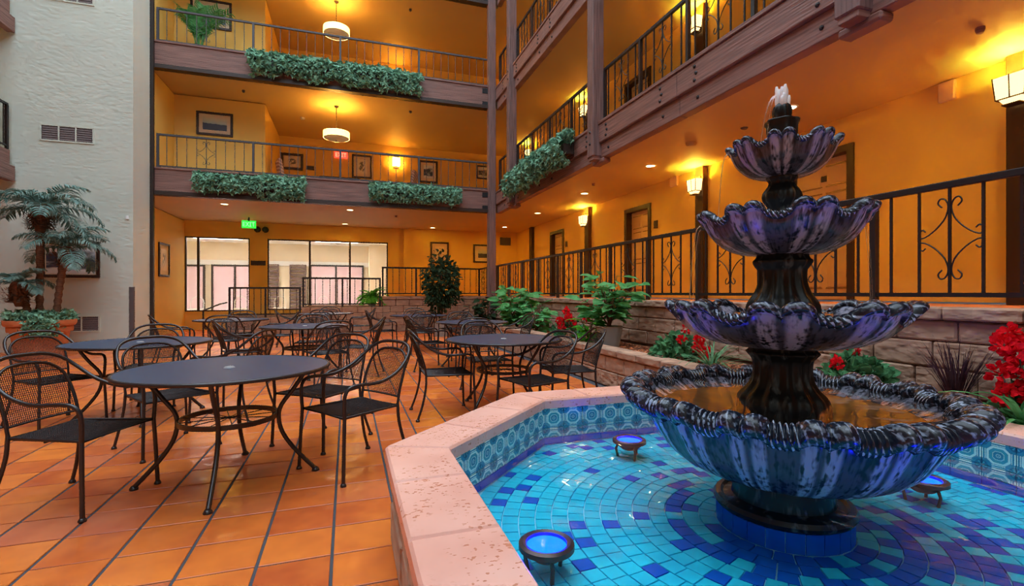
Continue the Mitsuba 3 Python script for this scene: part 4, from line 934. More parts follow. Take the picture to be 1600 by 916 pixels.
# ---------------------------------------------------------------- lamps
def pendant(x, y, zc, zl, label):
    k = thing('pendant_lamp', label, 'lamp', 'drum pendant lamps over the lounges')
    obj(k, 'canopy', lathe([(0.0005, zc - 0.03), (0.05, zc - 0.03), (0.065, zc)], 20, (x, y, 0)), 'm_lampring', 40)
    obj(k, 'rod', tube([(x, y, zl + 0.1), (x, y, zc - 0.02)], 0.008, 6), 'm_lampring')
    obj(k, 'shade', lathe([(0.355, zl - 0.09), (0.36, zl - 0.09), (0.36, zl + 0.09), (0.355, zl + 0.09), (0.355, zl - 0.09)], 40, (x, y, 0)), 'm_white', 40, emitter=light(tuple(0.16 * c for c in PENDANT_L)))
    obj(k, 'diffuser', lathe([(0.35, zl - 0.085), (0.28, zl - 0.12), (0.15, zl - 0.145), (0.0005, zl - 0.15)], 32, (x, y, 0)), 'm_white', True, emitter=light(PENDANT_L))
    obj(k, 'finial', lathe([(0.0005, zl - 0.175), (0.018, zl - 0.165), (0.018, zl - 0.148)], 10, (x, y, 0)), 'm_lampring', 40)
    obj(k, 'bulb', lathe([(0.0005, zl - 0.02), (0.05, zl + 0.0), (0.06, zl + 0.05), (0.0005, zl + 0.07)], 12, (x, y, 0)), 'm_white', True, emitter=light(tuple(9 * c for c in PENDANT_L)))
pendant(-0.30, 14.9, H(5.35), H(4.52), 'cream drum pendant lamp over the first gallery lounge')
pendant(-0.30, 14.9, H(8.35), H(7.50), 'cream drum pendant lamp over the second gallery lounge, at the top')
def downlight(x, y, z, label, L=DOWN_L):
    k = thing('downlight', label, 'lamp', 'recessed ceiling downlights')
    obj(k, 'trim', lathe([(0.072, z - 0.002), (0.078, z - 0.010), (0.098, z - 0.008), (0.10, z)], 24, (x, y, 0)), 'm_white', 40)
    obj(k, 'lens', (np.vstack([[(x, y, z - 0.004)], [(x + 0.074 * math.cos(a), y + 0.074 * math.sin(a), z - 0.004) for a in np.arange(12) * PI / 6]]), np.array([[0, 1 + (q + 1) % 12, 1 + q] for q in range(12)])), 'm_white', emitter=light(L))
zs_ = H(2.35)
for i, y in enumerate((1.9, 4.75, 7.75, 10.4, 13.4, 16.6)):
    downlight(5.30, y, zs_, 'recessed downlight in the walkway ceiling, ' + ('nearest the camera', 'beside the fountain top', 'second one left of the fountain top', 'third one left of the fountain top', 'right of the courtyard corner post', 'farthest, at the corner of the walkway')[i])
for x, y, lab in ((-3.08, 14.67, 'at the left, near the green exit sign'), (0.07, 14.57, 'in the middle, near the fascia'), (-0.08, 17.6, 'in front of the large far window'), (2.9, 17.6, 'above the picture behind the ficus')):
    downlight(x, y, zs_, 'recessed downlight in the back wing ceiling, ' + lab, tuple(0.8 * c for c in DOWN_L))

# ---------------------------------------------------------------- signs, vents and small fittings
k = thing('exit_sign', 'lit green exit sign hanging under the back wing ceiling', 'sign')
sx, sy, sz = -2.9, 17.0, 3.33
obj(k, 'hanger', bx(sx - 0.02, sy - 0.02, sz + 0.10, sx + 0.02, sy + 0.02, H(2.35)), 'm_black')
obj(k, 'panel', bx(sx - 0.20, sy - 0.015, sz - 0.12, sx + 0.20, sy + 0.015, sz + 0.12), 'm_exitgreen', emitter=light((0.015, 0.42, 0.03)))
t = meshkit.text_mesh('EXIT', 0.13, 0.004, True); v = np.array(t.vertices); w = v[:, 0].max() - v[:, 0].min()
obj(k, 'letters', (np.stack([(v[:, 0] - v[:, 0].min() - w / 2) * 0.34 / w + sx, sy - 0.016 - v[:, 2], v[:, 1] + sz - 0.065], 1), np.array(t.faces)), 'm_exitgreen', emitter=light((0.16, 1.0, 0.22)))
k = thing('exit_sign', 'lit red exit sign on the back wall of the first gallery', 'sign')
sx, sy, sz = -0.22, YW - 0.035, 6.06
obj(k, 'panel', bx(sx - 0.22, sy - 0.02, sz - 0.11, sx + 0.22, sy + 0.035, sz + 0.11), 'm_exitred', emitter=light((0.75, 0.05, 0.03)))
obj(k, 'letters', (np.stack([(v[:, 0] - v[:, 0].min() - w / 2) * 0.36 / w + sx, sy - 0.021 - v[:, 2], v[:, 1] + sz - 0.065], 1), np.array(t.faces)), 'm_exitred', emitter=light((1.6, 0.25, 0.12)))
for i, x in enumerate((-2.86, -2.62)):
    single('emergency_light', 'round black emergency lamp head on the far wall, %s of the pair' % ('left', 'right')[i], 'lamp', (lambda m: (np.stack([m[0][:, 0] + x, YW - m[0][:, 2], m[0][:, 1] + 3.33], 1), m[1][:, ::-1]))(lathe([(0.10, 0.0), (0.10, 0.05), (0.08, 0.12), (0.05, 0.13), (0.0005, 0.12)], 20)), 'm_black', 40, group='emergency lamp heads')
def vent(x0, x1, z0, z1, label, n, y=YC):
    k = thing('wall_vent', label, 'vent')
    fr = 0.03
    xs = np.linspace(x0 + fr, x1 - fr, n + 1)
    obj(k, 'frame', join(bx(x0, y - 0.02, z0, x1, y, z0 + fr), bx(x0, y - 0.02, z1 - fr, x1, y, z1), bx(x0, y - 0.02, z0, x0 + fr, y, z1), bx(x1 - fr, y - 0.02, z0, x1, y, z1), *[bx(a - 0.012, y - 0.018, z0, a + 0.012, y, z1) for a in xs[1:-1]]), 'm_cream')
    obj(k, 'backing', bx(x0 + 0.01, y - 0.004, z0 + 0.01, x1 - 0.01, y, z1 - 0.01), 'm_grey')
    for a, b in zip(xs[:-1], xs[1:]):
        for z in np.arange(z0 + fr + 0.01, z1 - fr - 0.01, 0.045):
            vv, f = bx(a + 0.012, y - 0.016, z, b - 0.012, y - 0.010, z + 0.030); vv[4:, 1] += 0.009
            obj(k, 'louvre', (vv, f), 'm_louvre')
vent(-5.98, -5.06, 4.33, 4.68, 'three part louvred air vent high on the cream wall', 3)
vent(-5.90, -5.06, 7.25, 7.60, 'louvred air vent at the top edge of the cream wall', 3)
vent(-5.60, -4.96, 0.38, 0.73, 'low louvred air vent beside the terracotta pot', 2)
single('wall_vent', 'small dark air vent high on the far wall, right of the courtyard corner post', 'vent', join(bx(5.62, YW - 0.13, 3.06, 6.05, YW - 0.1, 3.36), *[bx(5.65, YW - 0.14, z, 6.02, YW - 0.13, z + 0.03) for z in np.arange(3.09, 3.33, 0.05)]), 'm_grey')
single('wall_sensor', 'small white sensor near the right edge of the cream wall', 'sensor', rbox(-4.51, YC - 0.03, 2.78, -4.45, YC, 2.86, 0.008), 'm_white')
single('wall_box', 'beige alarm box on the orange wall left of the wall lantern', 'box', rbox(XW - 0.05, 8.27, 3.36, XW, 8.49, 3.66, 0.01), 'm_plateivory')
single('wall_box', 'beige alarm box high on the orange wall above the railing at the right', 'box', rbox(XW - 0.05, 3.52, 3.32, XW, 3.68, 3.54, 0.01), 'm_plateivory')
def ceildisc(name, x, y, z, r, h, label, cat, mat, group=None):
    single(name, label, cat, lathe([(0.0005, z - h), (r * 0.7, z - h), (r, z - h * 0.35), (r, z)], 20, (x, y, 0)), mat, 40, group=group)
ceildisc('smoke_detector', 5.09, 6.36, zs_, 0.085, 0.06, 'brown smoke detector on the walkway ceiling left of the fountain top', 'detector', 'm_soffit')
ceildisc('sprinkler', 5.31, 2.79, zs_, 0.035, 0.05, 'sprinkler head on the walkway ceiling at the upper right', 'sprinkler', 'm_timber')
ceildisc('sprinkler', 5.35, 5.55, zs_, 0.05, 0.02, 'flat sprinkler plate on the walkway ceiling left of the fountain finial', 'sprinkler', 'm_grey')
ceildisc('sprinkler', 5.0, 9.4, zs_, 0.035, 0.05, 'sprinkler head on the walkway ceiling between two downlights', 'sprinkler', 'm_timber')
ceildisc('sprinkler', 1.4, 15.2, zs_, 0.035, 0.05, 'sprinkler head on the ground floor ceiling of the back wing', 'sprinkler', 'm_timber')
for s in (1, 2):
    ceildisc('sprinkler', 1.75, 14.6, H(2.35 + ST * s), 0.04, 0.06, 'dark sprinkler head right of the %s pendant lamp' % ('lower', 'upper')[s - 1], 'sprinkler', 'm_grey')
ceildisc('sprinkler', -2.6, 14.5, H(5.35), 0.04, 0.06, 'dark sprinkler head left of the lower pendant lamp', 'sprinkler', 'm_grey')
ceildisc('smoke_detector', -1.3, 16.2, H(5.35), 0.07, 0.05, 'white smoke detector left of the lower pendant lamp', 'detector', 'm_white')
single('wall_switch', 'brown outlet plate on the back wall of the first gallery', 'switch', bx(-1.35, YW - 0.02, 5.46, -1.1, YW, 5.6), 'm_darkwood')

# ---------------------------------------------------------------- pictures
def picture(face, c, a0, a1, z0, z1, art, label, fw=0.06, mat=0.10):
    """face 'y': hangs on a wall at y = c and looks to -y; 'x': at x = c, looks to +x; a0..a1 is the width."""
    k = thing('framed_picture', label, 'picture')
    def turn(m):
        v = m[0].copy()
        if face == 'x': v = np.stack([c - (v[:, 1] - c), v[:, 0], v[:, 2]], 1); return v, m[1]
        return v, m[1]
    y = c
    fr = join(rbox(a0, y - 0.04, z0, a1, y, z0 + fw, 0.006), rbox(a0, y - 0.04, z1 - fw, a1, y, z1, 0.006), rbox(a0, y - 0.04, z0 + fw, a0 + fw, y, z1 - fw, 0.006), rbox(a1 - fw, y - 0.04, z0 + fw, a1, y, z1 - fw, 0.006))
    obj(k, 'frame', turn(fr), 'm_darkwood')
    obj(k, 'mat', turn(bx(a0 + fw, y - 0.015, z0 + fw, a1 - fw, y - 0.005, z1 - fw)), 'm_mat')
    b0, b1, c0, c1 = a0 + fw + mat, a1 - fw - mat, z0 + fw + mat, z1 - fw - mat
    v = np.array([[b0, y - 0.018, c0], [b1, y - 0.018, c0], [b1, y - 0.018, c1], [b0, y - 0.018, c1]])
    obj(k, 'print', turn((v, np.array([[0, 1, 2], [0, 2, 3]]))), art, False, uv=np.array([[0, 0], [1, 0], [1, 1], [0, 1.0]]))
picture('y', YC, -5.95, -4.96, 1.52, 2.28, 'm_artsnow', 'wide dark framed snowy landscape on the cream wall behind the palm', 0.06, 0.02)
picture('y', 15.3, -3.88, -3.0, 5.50, 6.14, 'm_arthills', 'dark framed hill landscape on the orange wall of the first gallery', 0.06, 0.09)
picture('y', 15.3, -4.02, -3.03, 8.42, 9.2, 'm_arthills', 'dark framed picture behind the palm of the second gallery', 0.06, 0.09)
picture('x', -4.97, 15.96, 16.80, 1.66, 2.62, 'm_artsketch', 'narrow framed picture on the left side wall of the ground floor recess', 0.06, 0.12)
picture('y', YW, 0.15, 0.83, 5.30, 6.13, 'm_artsketch', 'framed picture on the first gallery right of the red exit sign', 0.06, 0.10)
picture('y', YW, 2.50, 3.20, 5.30, 6.13, 'm_artsnow', 'tall framed picture on the first gallery right of the glowing lamp', 0.07, 0.11)
picture('y', YW, -2.15, -1.45, 5.42, 5.98, 'm_artsketch', 'dark framed picture at the left of the first gallery lounge', 0.08, 0.05)
picture('y', YW, 4.70, 5.25, 5.60, 6.12, 'm_artsnow', 'small bluish picture at the right end of the first gallery back wall', 0.05, 0.03)
picture('y', YW - 0.1, 2.92, 3.60, 2.32, 3.10, 'm_artsketch', 'framed picture on the far wall behind the ficus top', 0.06, 0.11)
picture('y', YW - 0.1, 4.55, 5.45, 2.36, 3.06, 'm_arthills', 'framed picture on the far wall half hidden by the corner post', 0.06, 0.13)
single('wall_sign', 'brown oblong sign on the wall pier between the two far windows', 'sign', bx(-3.06, YW - 0.02, 2.13, -2.62, YW, 2.28), 'm_darkwood')

# lounge furniture of the first gallery
ZG = H(2.88)
k = thing('wall_sconce', 'glowing square lamp on the back wall of the first gallery', 'lamp')
obj(k, 'backplate', bx(1.58, YW - 0.03, 5.75, 1.78, YW, 6.2), 'm_lampring')
obj(k, 'shade', rbox(1.55, YW - 0.16, 5.82, 1.81, YW - 0.03, 6.12, 0.01), 'm_white', emitter=light((26, 11.5, 1.4)))
k = thing('wall_sconce', 'glowing lamp on the back wall of the second gallery, behind the ivy', 'lamp')
obj(k, 'backplate', bx(1.58, YW - 0.03, 8.75, 1.78, YW, 9.2), 'm_lampring')
obj(k, 'shade', rbox(1.55, YW - 0.16, 8.82, 1.81, YW - 0.03, 9.12, 0.01), 'm_white', emitter=light((26, 11.5, 1.4)))
def armchair(x, y, deg, label):
    k = thing('armchair', label, 'chair')
    r = math.radians(deg)
    def pt(m): return move(m, x, y, ZG, r)
    obj(k, 'seat', pt(rbox(-0.28, -0.30, 0.28, 0.32, 0.30, 0.46, 0.03)), 'm_fabric', 40)
    b = rbox(-0.36, -0.28, 0.38, -0.24, 0.28, 1.10, 0.03); v = b[0].copy(); v[:, 0] -= (v[:, 2] - 0.4) * 0.18
    obj(k, 'backrest', pt((v, b[1])), 'm_fabric', 40)
    for s in (-1, 1):
        obj(k, 'armrest', pt(rbox(-0.28, s * 0.31 - 0.03, 0.58, 0.28, s * 0.31 + 0.03, 0.63, 0.012)), 'm_darkwood')
        for a in (-0.28, 0.27): obj(k, 'leg', pt(bx(a - 0.02, s * 0.30 - 0.02, 0, a + 0.02, s * 0.30 + 0.02, 0.58)), 'm_darkwood')
armchair(-1.55, 16.2, 15, 'striped armchair on the first gallery behind the left ivy box')
armchair(1.72, 16.4, 160, 'striped armchair on the first gallery under the glowing lamp')
k = thing('console_table', 'low dark console table on the first gallery under the red exit sign', 'table')
obj(k, 'top', rbox(-0.85, 16.7, ZG + 0.80, 0.35, 17.1, ZG + 0.86, 0.01), 'm_darkwood')
for a in (-0.80, 0.30):
    for b in (16.74, 17.06): obj(k, 'leg', bx(a - 0.025, b - 0.025, ZG, a + 0.025, b + 0.025, ZG + 0.8), 'm_darkwood')

# ---------------------------------------------------------------- plants
def rand_dirs(n, up=0.0):
    d = rng.normal(size=(n, 3)); d[:, 2] += up
    return d / np.linalg.norm(d, axis=1, keepdims=True)
def ivy_box(p0, p1, z0, droop, label, n, nrm=(0, -1, 0), blobs=7, thick=0.20):
    """A window box hung on a fascia between p0 and p1 with trailing ivy over its rim."""
    k = thing('ivy_planter', label, 'plant', 'ivy boxes on the balcony fascias')
    p0, p1, nrm = np.array(p0, float), np.array(p1, float), np.array(nrm, float)
    L = np.linalg.norm(p1 - p0); d = (p1 - p0) / L; ang = math.atan2(d[1], d[0])
    bxm = rbox(0.05, -0.22, 0.0, L - 0.05, 0.0, 0.20, 0.01)
    if nrm @ np.array([math.sin(ang), -math.cos(ang), 0]) < 0: bxm = rbox(0.05, 0.0, 0.0, L - 0.05, 0.22, 0.20, 0.01)
    obj(k, 'box', move(bxm, p0[0], p0[1], z0, ang), 'm_darkwood')
    t = rng.uniform(0, 1, n)
    bump = 0.55 + 0.9 * meshkit.fbm(np.stack([t * L * 2.6, t * 0 + 3.3 + p0[0], t * 0 + p0[1]], -1), 2)
    q = rng.uniform(-0.5 * PI, 0.95 * PI, n)                    # angle round the section: hangs in front, mounds on top
    rad = thick * bump * rng.uniform(0.7, 1.08, n)
    out = 0.13 + rad * np.cos(q) * np.where(np.cos(q) > 0, 1.0, 0.6)
    up = 0.20 + rad * np.sin(q) * np.where(np.sin(q) < 0, droop * (0.7 + 0.6 * bump), 1.0)
    out = np.maximum(out, 0.08)
    P = p0 + d * (t * (L + 0.12) - 0.06)[:, None] + nrm * out[:, None]; P[:, 2] = z0 + up
    N = nrm * np.cos(q)[:, None] * 1.0 + np.array([0, 0, 1.0]) * np.sin(q)[:, None] + rng.normal(0, 0.6, (n, 3)) + np.array([0, 0, 0.3])
    D = np.array([0, 0, -0.8]) + rng.normal(0, 0.6, (n, 3)) + nrm * 0.3
    obj(k, 'foliage', leaves(P, D, N, rng.uniform(0.09, 0.15, n), rng.uniform(0.09, 0.14, n), IVY), 'm_ivy', kind='stuff', label='trailing green ivy')
    return k
yf = YB - 0.07
ivy_box((-2.25, yf, 0), (0.98, yf, 0), 6.80, 1.25, 'long box of trailing ivy on the upper back fascia', 2500)
ivy_box((1.12, yf, 0), (1.84, yf, 0), 6.80, 1.5, 'short box of trailing ivy right of the long one on the upper fascia', 620)
ivy_box((-3.38, yf, 0), (-1.08, yf, 0), 3.72, 1.2, 'box of trailing ivy at the left of the lower back fascia', 1700)
ivy_box((0.62, yf, 0), (2.96, yf, 0), 3.76, 1.1, 'box of trailing ivy at the right of the lower back fascia', 1700)
ivy_box((FX - 0.06, 11.7, 0), (FX - 0.06, 8.3, 0), 3.80, 1.15, 'box of trailing ivy on the right wing fascia beside the hanging post', 2300, nrm=(-1, 0, 0), thick=0.24)

# potted palm
PX, PY = -5.42, 11.45
k = thing('potted_palm', 'twin trunk palm in a wide terracotta pot against the cream wall', 'plant')
obj(k, 'pot', lathe([(0.0005, 0.0), (0.33, 0.0), (0.345, 0.02), (0.41, 0.46), (0.415, 0.48), (0.455, 0.485), (0.462, 0.52), (0.462, 0.575), (0.45, 0.585), (0.495, 0.60), (0.512, 0.64), (0.512, 0.70), (0.475, 0.706), (0.46, 0.66), (0.45, 0.64), (0.0005, 0.64)], 56, (PX, PY, 0)), 'm_clay', 35, label='terracotta pot with a banded rim')
n = 900
a, r = rng.uniform(0, 2 * PI, n), 0.50 * np.sqrt(rng.uniform(0, 1, n))
P = np.stack([PX + r * np.cos(a), PY + r * np.sin(a), 0.69 + rng.uniform(0, 0.16, n) - 0.25 * np.clip(r - 0.44, 0, 1)], 1)
m = 260
am = rng.normal(-1.15, 0.22, m); zm = rng.uniform(0.42, 0.72, m)
P2 = np.stack([PX + 0.52 * np.cos(am), PY + 0.52 * np.sin(am), zm], 1)
Pn = np.vstack([P, P2]); nn_ = len(Pn)
obj(k, 'underplanting', leaves(Pn, rand_dirs(nn_, 0.0), rand_dirs(nn_, 0.9) + np.array([0.2, -0.6, 0]), rng.uniform(0.07, 0.12, nn_), rng.uniform(0.07, 0.11, nn_), IVY), 'm_ivy', kind='stuff', label='green ivy spilling over the pot rim')
def palm(x, y, z0, z1, lean, nfr, Lf, seed):
    g = np.random.default_rng(seed)
    top = np.array([x + lean[0], y + lean[1], z1])
    ts = np.linspace(0, 1, 24)
    pts = np.array([[x + lean[0] * t ** 1.5, y + lean[1] * t ** 1.5, z0 + (z1 - z0) * t] for t in ts])
    obj(k, 'trunk', tube(pts, 0.055 + 0.008 * np.where(np.arange(24) % 2, 1, -1) + 0.05 * ts ** 6, 10), 'm_bark', 50)
    hn = 160                                             # hairy crown shaft
    ah = g.uniform(0, 2 * PI, hn); ph = np.stack([np.cos(ah), np.sin(ah), g.uniform(-0.9, -0.2, hn)], 1)
    obj(k, 'crown_shaft', join(lathe([(0.05, z1 - 0.40), (0.10, z1 - 0.25), (0.14, z1 - 0.08), (0.10, z1 + 0.05), (0.0005, z1 + 0.08)], 12, (top[0], top[1], 0)), leaves(top + ph * [0.11, 0.11, 0.3], ph + [0, 0, 0.6], ph, 0.16, 0.03, BLADE)), 'm_bark', 50)
    for i in range(nfr):
        a = 2 * PI * i * 0.382 + g.uniform(-0.2, 0.2)
        el = 1.15 - 1.15 * (i / nfr) + g.uniform(-0.12, 0.12)
        L = Lf * g.uniform(0.85, 1.1)
        h = np.array([math.cos(a), math.sin(a), 0])
        pts = []
        p = top.copy(); e = el
        for q in range(13):
            pts.append(p.copy()); p = p + (h * math.cos(e) + np.array([0, 0, math.sin(e)])) * L / 12; e -= 0.075 + 0.012 * q
        pts = np.array(pts); tn = np.gradient(pts, axis=0); tn /= np.linalg.norm(tn, axis=1, keepdims=True)
        s = np.linspace(0.15, 0.99, 30); ci = s * 12
        cp = np.stack([np.interp(ci, np.arange(13), pts[:, c]) for c in range(3)], 1); ct = np.stack([np.interp(ci, np.arange(13), tn[:, c]) for c in range(3)], 1)
        side = np.cross(ct, [0, 0, 1.0]); side /= np.linalg.norm(side, axis=1, keepdims=True)
        nl = np.cross(side, ct)
        LL = 0.30 * Lf * np.sin(PI * (0.12 + 0.80 * s)) + 0.04
        parts = [tube(pts, np.linspace(0.011, 0.003, 13), 5)]
        for sg in (-1, 1):
            D = side * sg * 0.8 + ct * 0.6 - np.array([0, 0, 0.38]) + g.normal(0, 0.10, side.shape)
            parts.append(leaves(cp, D, nl + side * sg * 0.3, LL, 0.024, BLADE))
        obj(k, 'frond', join(*parts), 'm_palm')
palm(PX - 0.02, PY, 0.62, 2.72, (0.02, 0.0), 15, 0.95, 3)
palm(PX + 0.22, PY + 0.02, 0.62, 2.02, (0.13, 0.05), 12, 0.82, 4)
palm(PX - 0.12, PY - 0.10, 0.62, 1.35, (-0.10, -0.10), 7, 0.55, 5)

# areca palm on the second gallery
k = thing('potted_areca', 'leafy green potted palm on the second gallery at the upper left', 'plant')
ax_, ay_, az_ = -3.6, 14.4, H(5.88)
obj(k, 'pot', lathe([(0.0005, 0), (0.16, 0), (0.21, 0.36), (0.22, 0.38), (0.19, 0.38), (0.18, 0.33), (0.0005, 0.33)], 24, (ax_, ay_, az_)), 'm_darkwood', 40)
for i in range(16):
    a = i * 2.4; lean = rng.uniform(0.25, 0.85)
    base = np.array([ax_ + 0.06 * math.cos(a), ay_ + 0.06 * math.sin(a), az_ + 0.33])
    if math.cos(a) < 0: lean = min(lean, 0.40)
    hgt = rng.uniform(0.9, 1.45)
    pts = np.array([base + np.array([math.cos(a) * lean * t ** 1.7, 0.5 * math.sin(a) * lean * t ** 1.7, hgt * (t - 0.22 * t ** 3)]) for t in np.linspace(0, 1, 10)])
    tn = np.gradient(pts, axis=0); tn /= np.linalg.norm(tn, axis=1, keepdims=True)
    s = np.linspace(0.35, 0.98, 12) * 9
    cp = np.stack([np.interp(s, np.arange(10), pts[:, c]) for c in range(3)], 1); ct = np.stack([np.interp(s, np.arange(10), tn[:, c]) for c in range(3)], 1)
    side = np.cross(ct, [0, 0, 1.0]); side /= np.linalg.norm(side, axis=1, keepdims=True) + 1e-6
    obj(k, 'frond', join(tube(pts, np.linspace(0.012, 0.004, 10), 5), *[leaves(cp, side * g + ct * 0.7 - np.array([0, 0, 0.25]), np.cross(side, ct), 0.26, 0.034, BLADE) for g in (-1, 1)]), 'm_broad')

def leafy(x, y, z0, h, w, nst, npl, Ll, Wl, mat, label, name='leafy_plant', bare=0.25, pot=None, group=None, tall=0.0):
    """A plant of arching stems with separate large leaves."""
    k = thing(name, label, 'plant', group)
    if pot: obj(k, 'pot', lathe([(0.0005, 0), (pot * 0.75, 0), (pot, pot * 1.5), (pot * 1.06, pot * 1.55), (pot * 0.92, pot * 1.55), (pot * 0.9, pot * 1.4), (0.0005, pot * 1.4)], 28, (x, y, z0)), 'm_stonepot', 40); z0 = z0 + pot * 1.35
    for i in range(nst):
        a = i * 2.4 + rng.uniform(-0.3, 0.3); lean = w * (0.25 + 0.75 * (i + 0.5) / nst) * 0.8; hh = h * rng.uniform(0.55, 0.95) * (1 - 0.35 * i / nst)
        if x + lean * math.cos(a) > WX - 0.08: lean = (WX - 0.08 - x) / math.cos(a)
        pts = np.array([(x + lean * math.cos(a) * t ** 1.4, y + lean * math.sin(a) * t ** 1.4, z0 + hh * t) for t in np.linspace(0, 1, 7)])
        obj(k, 'stem', tube(pts, np.linspace(0.012, 0.005, 7), 5), 'm_bark', True)
        for q in range(npl):
            t = bare + (1 - bare) * (q + rng.uniform(0.2, 1)) / npl
            p = np.array([np.interp(t * 6, np.arange(7), pts[:, c]) for c in range(3)])
            b = a + rng.uniform(-2.2, 2.2)
            D = np.array([math.cos(b), math.sin(b), rng.uniform(-0.35, 0.35)])
            if p[0] + D[0] * (Ll + 0.06) > WX - 0.05: D[0] = -abs(D[0])
            N = np.array([0.45 * math.cos(b) - 0.15, 0.45 * math.sin(b) - 0.35, 1.0]) + rng.normal(0, 0.25, 3)
            stalk = p + D * 0.06
            m = leaves(stalk[None], D[None], N[None], Ll * rng.uniform(0.7, 1.15), Wl * rng.uniform(0.75, 1.1), LEAF)
            obj(k, 'leaf', join(m, tube([p, stalk], 0.003, 3)), mat)
    return k
ZS = 0.43
leafy(3.58, 6.25, ZS, 0.98, 0.55, 12, 11, 0.24, 0.16, 'm_broad', 'bushy broad leaved plant in a grey pot by the stone wall', pot=0.19)
leafy(3.50, 10.1, ZS, 1.25, 0.70, 14, 10, 0.30, 0.19, 'm_broad', 'bushy broad leaved plant behind the poolside table, left of the red flowers', bare=0.15)
leafy(3.42, 6.55, ZS, 0.55, 0.22, 6, 8, 0.18, 0.14, 'm_yellowgreen', 'small bright yellow green plant below the broad leaved plant', bare=0.1)
leafy(3.45, 12.3, ZS, 0.95, 0.55, 10, 9, 0.25, 0.15, 'm_ficus', 'dark leafy plant at the foot of the courtyard corner post', bare=0.1)
leafy(3.5, 8.9, ZS, 0.65, 0.42, 9, 8, 0.22, 0.14, 'm_broad', 'low leafy plant between the bushy plant and the red flowers', bare=0.1)

# ficus tree in a pot
k = thing('potted_ficus', 'dark leaved ficus tree in front of the back railing', 'tree')
fx, fy = 2.47, 13.5
obj(k, 'pot', lathe([(0.0005, 0), (0.18, 0), (0.24, 0.38), (0.25, 0.40), (0.22, 0.40), (0.21, 0.36), (0.0005, 0.36)], 28, (fx, fy, 0)), 'm_stonepot', 40)
obj(k, 'trunk', tube(spline([(fx, fy, 0.36), (fx + 0.03, fy, 0.8), (fx - 0.02, fy + 0.02, 1.3), (fx, fy, 1.7)], 4), 0.028, 8), 'm_bark', True)
for i in range(9):
    a = i * 2.4; z = 0.9 + i * 0.09
    obj(k, 'branch', tube([(fx, fy, z), (fx + 0.2 * math.cos(a), fy + 0.2 * math.sin(a), z + 0.2), (fx + 0.34 * math.cos(a), fy + 0.34 * math.sin(a), z + 0.36)], [0.012, 0.008, 0.004], 5), 'm_bark')
n = 1500
d = rand_dirs(n); P = np.array([fx, fy, 1.42]) + d * np.array([0.50, 0.50, 0.80]) * (rng.uniform(0.15, 1, n) ** 0.45 * (0.55 + 0.95 * meshkit.fbm(d * 2.6 + 5, 2)))[:, None]
obj(k, 'foliage', leaves(P, d * 0.7 + rng.normal(0, 0.5, (n, 3)) - [0, 0, 0.5], rand_dirs(n, 0.8) + [0, -0.4, 0], rng.uniform(0.09, 0.15, n), rng.uniform(0.05, 0.08, n), LEAF), 'm_ficus', kind='stuff')

# fern on the middle landing
k = thing('potted_fern', 'bright green potted fern on the landing below the large far window', 'plant')
px, py, pz = 0.72, 15.95, 0.78
obj(k, 'pot', lathe([(0.0005, 0), (0.11, 0), (0.15, 0.24), (0.155, 0.26), (0.13, 0.26), (0.0005, 0.22)], 24, (px, py, pz)), 'm_white', 40)
for i in range(36):
    a = i * 2.4; el = rng.uniform(0.3, 1.4); L = rng.uniform(0.35, 0.62)
    pts = []; p = np.array([px, py, pz + 0.24]); e = el
    for q in range(9):
        pts.append(p.copy()); p = p + np.array([math.cos(a) * math.cos(e), math.sin(a) * math.cos(e), math.sin(e)]) * L / 8; e -= 0.2
    pts = np.array(pts); tn = np.gradient(pts, axis=0); tn /= np.linalg.norm(tn, axis=1, keepdims=True)
    side = np.cross(tn, [0, 0, 1.0]); side /= np.linalg.norm(side, axis=1, keepdims=True) + 1e-6
    obj(k, 'frond', join(tube(pts, 0.003, 3), *[leaves(pts[1:], side[1:] * g + tn[1:] * 0.5, np.cross(side, tn)[1:], 0.10, 0.05, BLADE) for g in (-1, 1)]), 'm_yellowgreen')

def flower_bush(x, y, z0, h, w, nl, heads, label, Ll=0.085, mat='m_bush', hr=0.055):
    """Low bush with rounded leaves and red flower heads, each head a part."""
    k = thing('flowering_bush', label, 'plant', None)
    d = rand_dirs(nl, 0.4); d[:, 2] = np.abs(d[:, 2])
    P = np.array([x, y, z0]) + d * np.array([w, w, h]) * (rng.uniform(0.25, 1, nl) ** 0.5)[:, None]
    P[:, 0] = np.minimum(P[:, 0], WX - 0.08)
    obj(k, 'foliage', leaves(P, d + rng.normal(0, 0.5, (nl, 3)) - [0, 0, 0.2], rand_dirs(nl, 0.9) + [-0.2, -0.5, 0], rng.uniform(0.7, 1.2, nl) * Ll, rng.uniform(0.6, 1.0, nl) * Ll, LEAF), mat, kind='stuff')
    for hx, hy, hz in heads:
        c = np.array([x + hx, y + hy, z0 + hz])
        obj(k, 'stem', tube([(x + hx * 0.5, y + hy * 0.5, z0 + 0.02), c], 0.004, 4), 'm_ivy')
        n = 46
        d = rand_dirs(n, 0.3)
        obj(k, 'flower', leaves(c + d * hr * rng.uniform(0.35, 0.8, n)[:, None], d + rng.normal(0, 0.5, (n, 3)), d, hr * 0.75, hr * 0.65, PETAL), 'm_red', label='red flower head')
    return k
flower_bush(3.55, 7.55, ZS, 0.30, 0.34, 260, [(-0.18, -0.05, 0.30), (-0.05, -0.12, 0.36), (-0.1, 0.05, 0.24), (0.03, -0.02, 0.30), (-0.20, -0.15, 0.22), (0.0, -0.18, 0.22), (0.30, -0.05, 0.42), (0.28, -0.10, 0.36), (-0.05, 0.0, 0.46)], 'red flowering plant left of the broad leaved plant in the grey pot', hr=0.06)
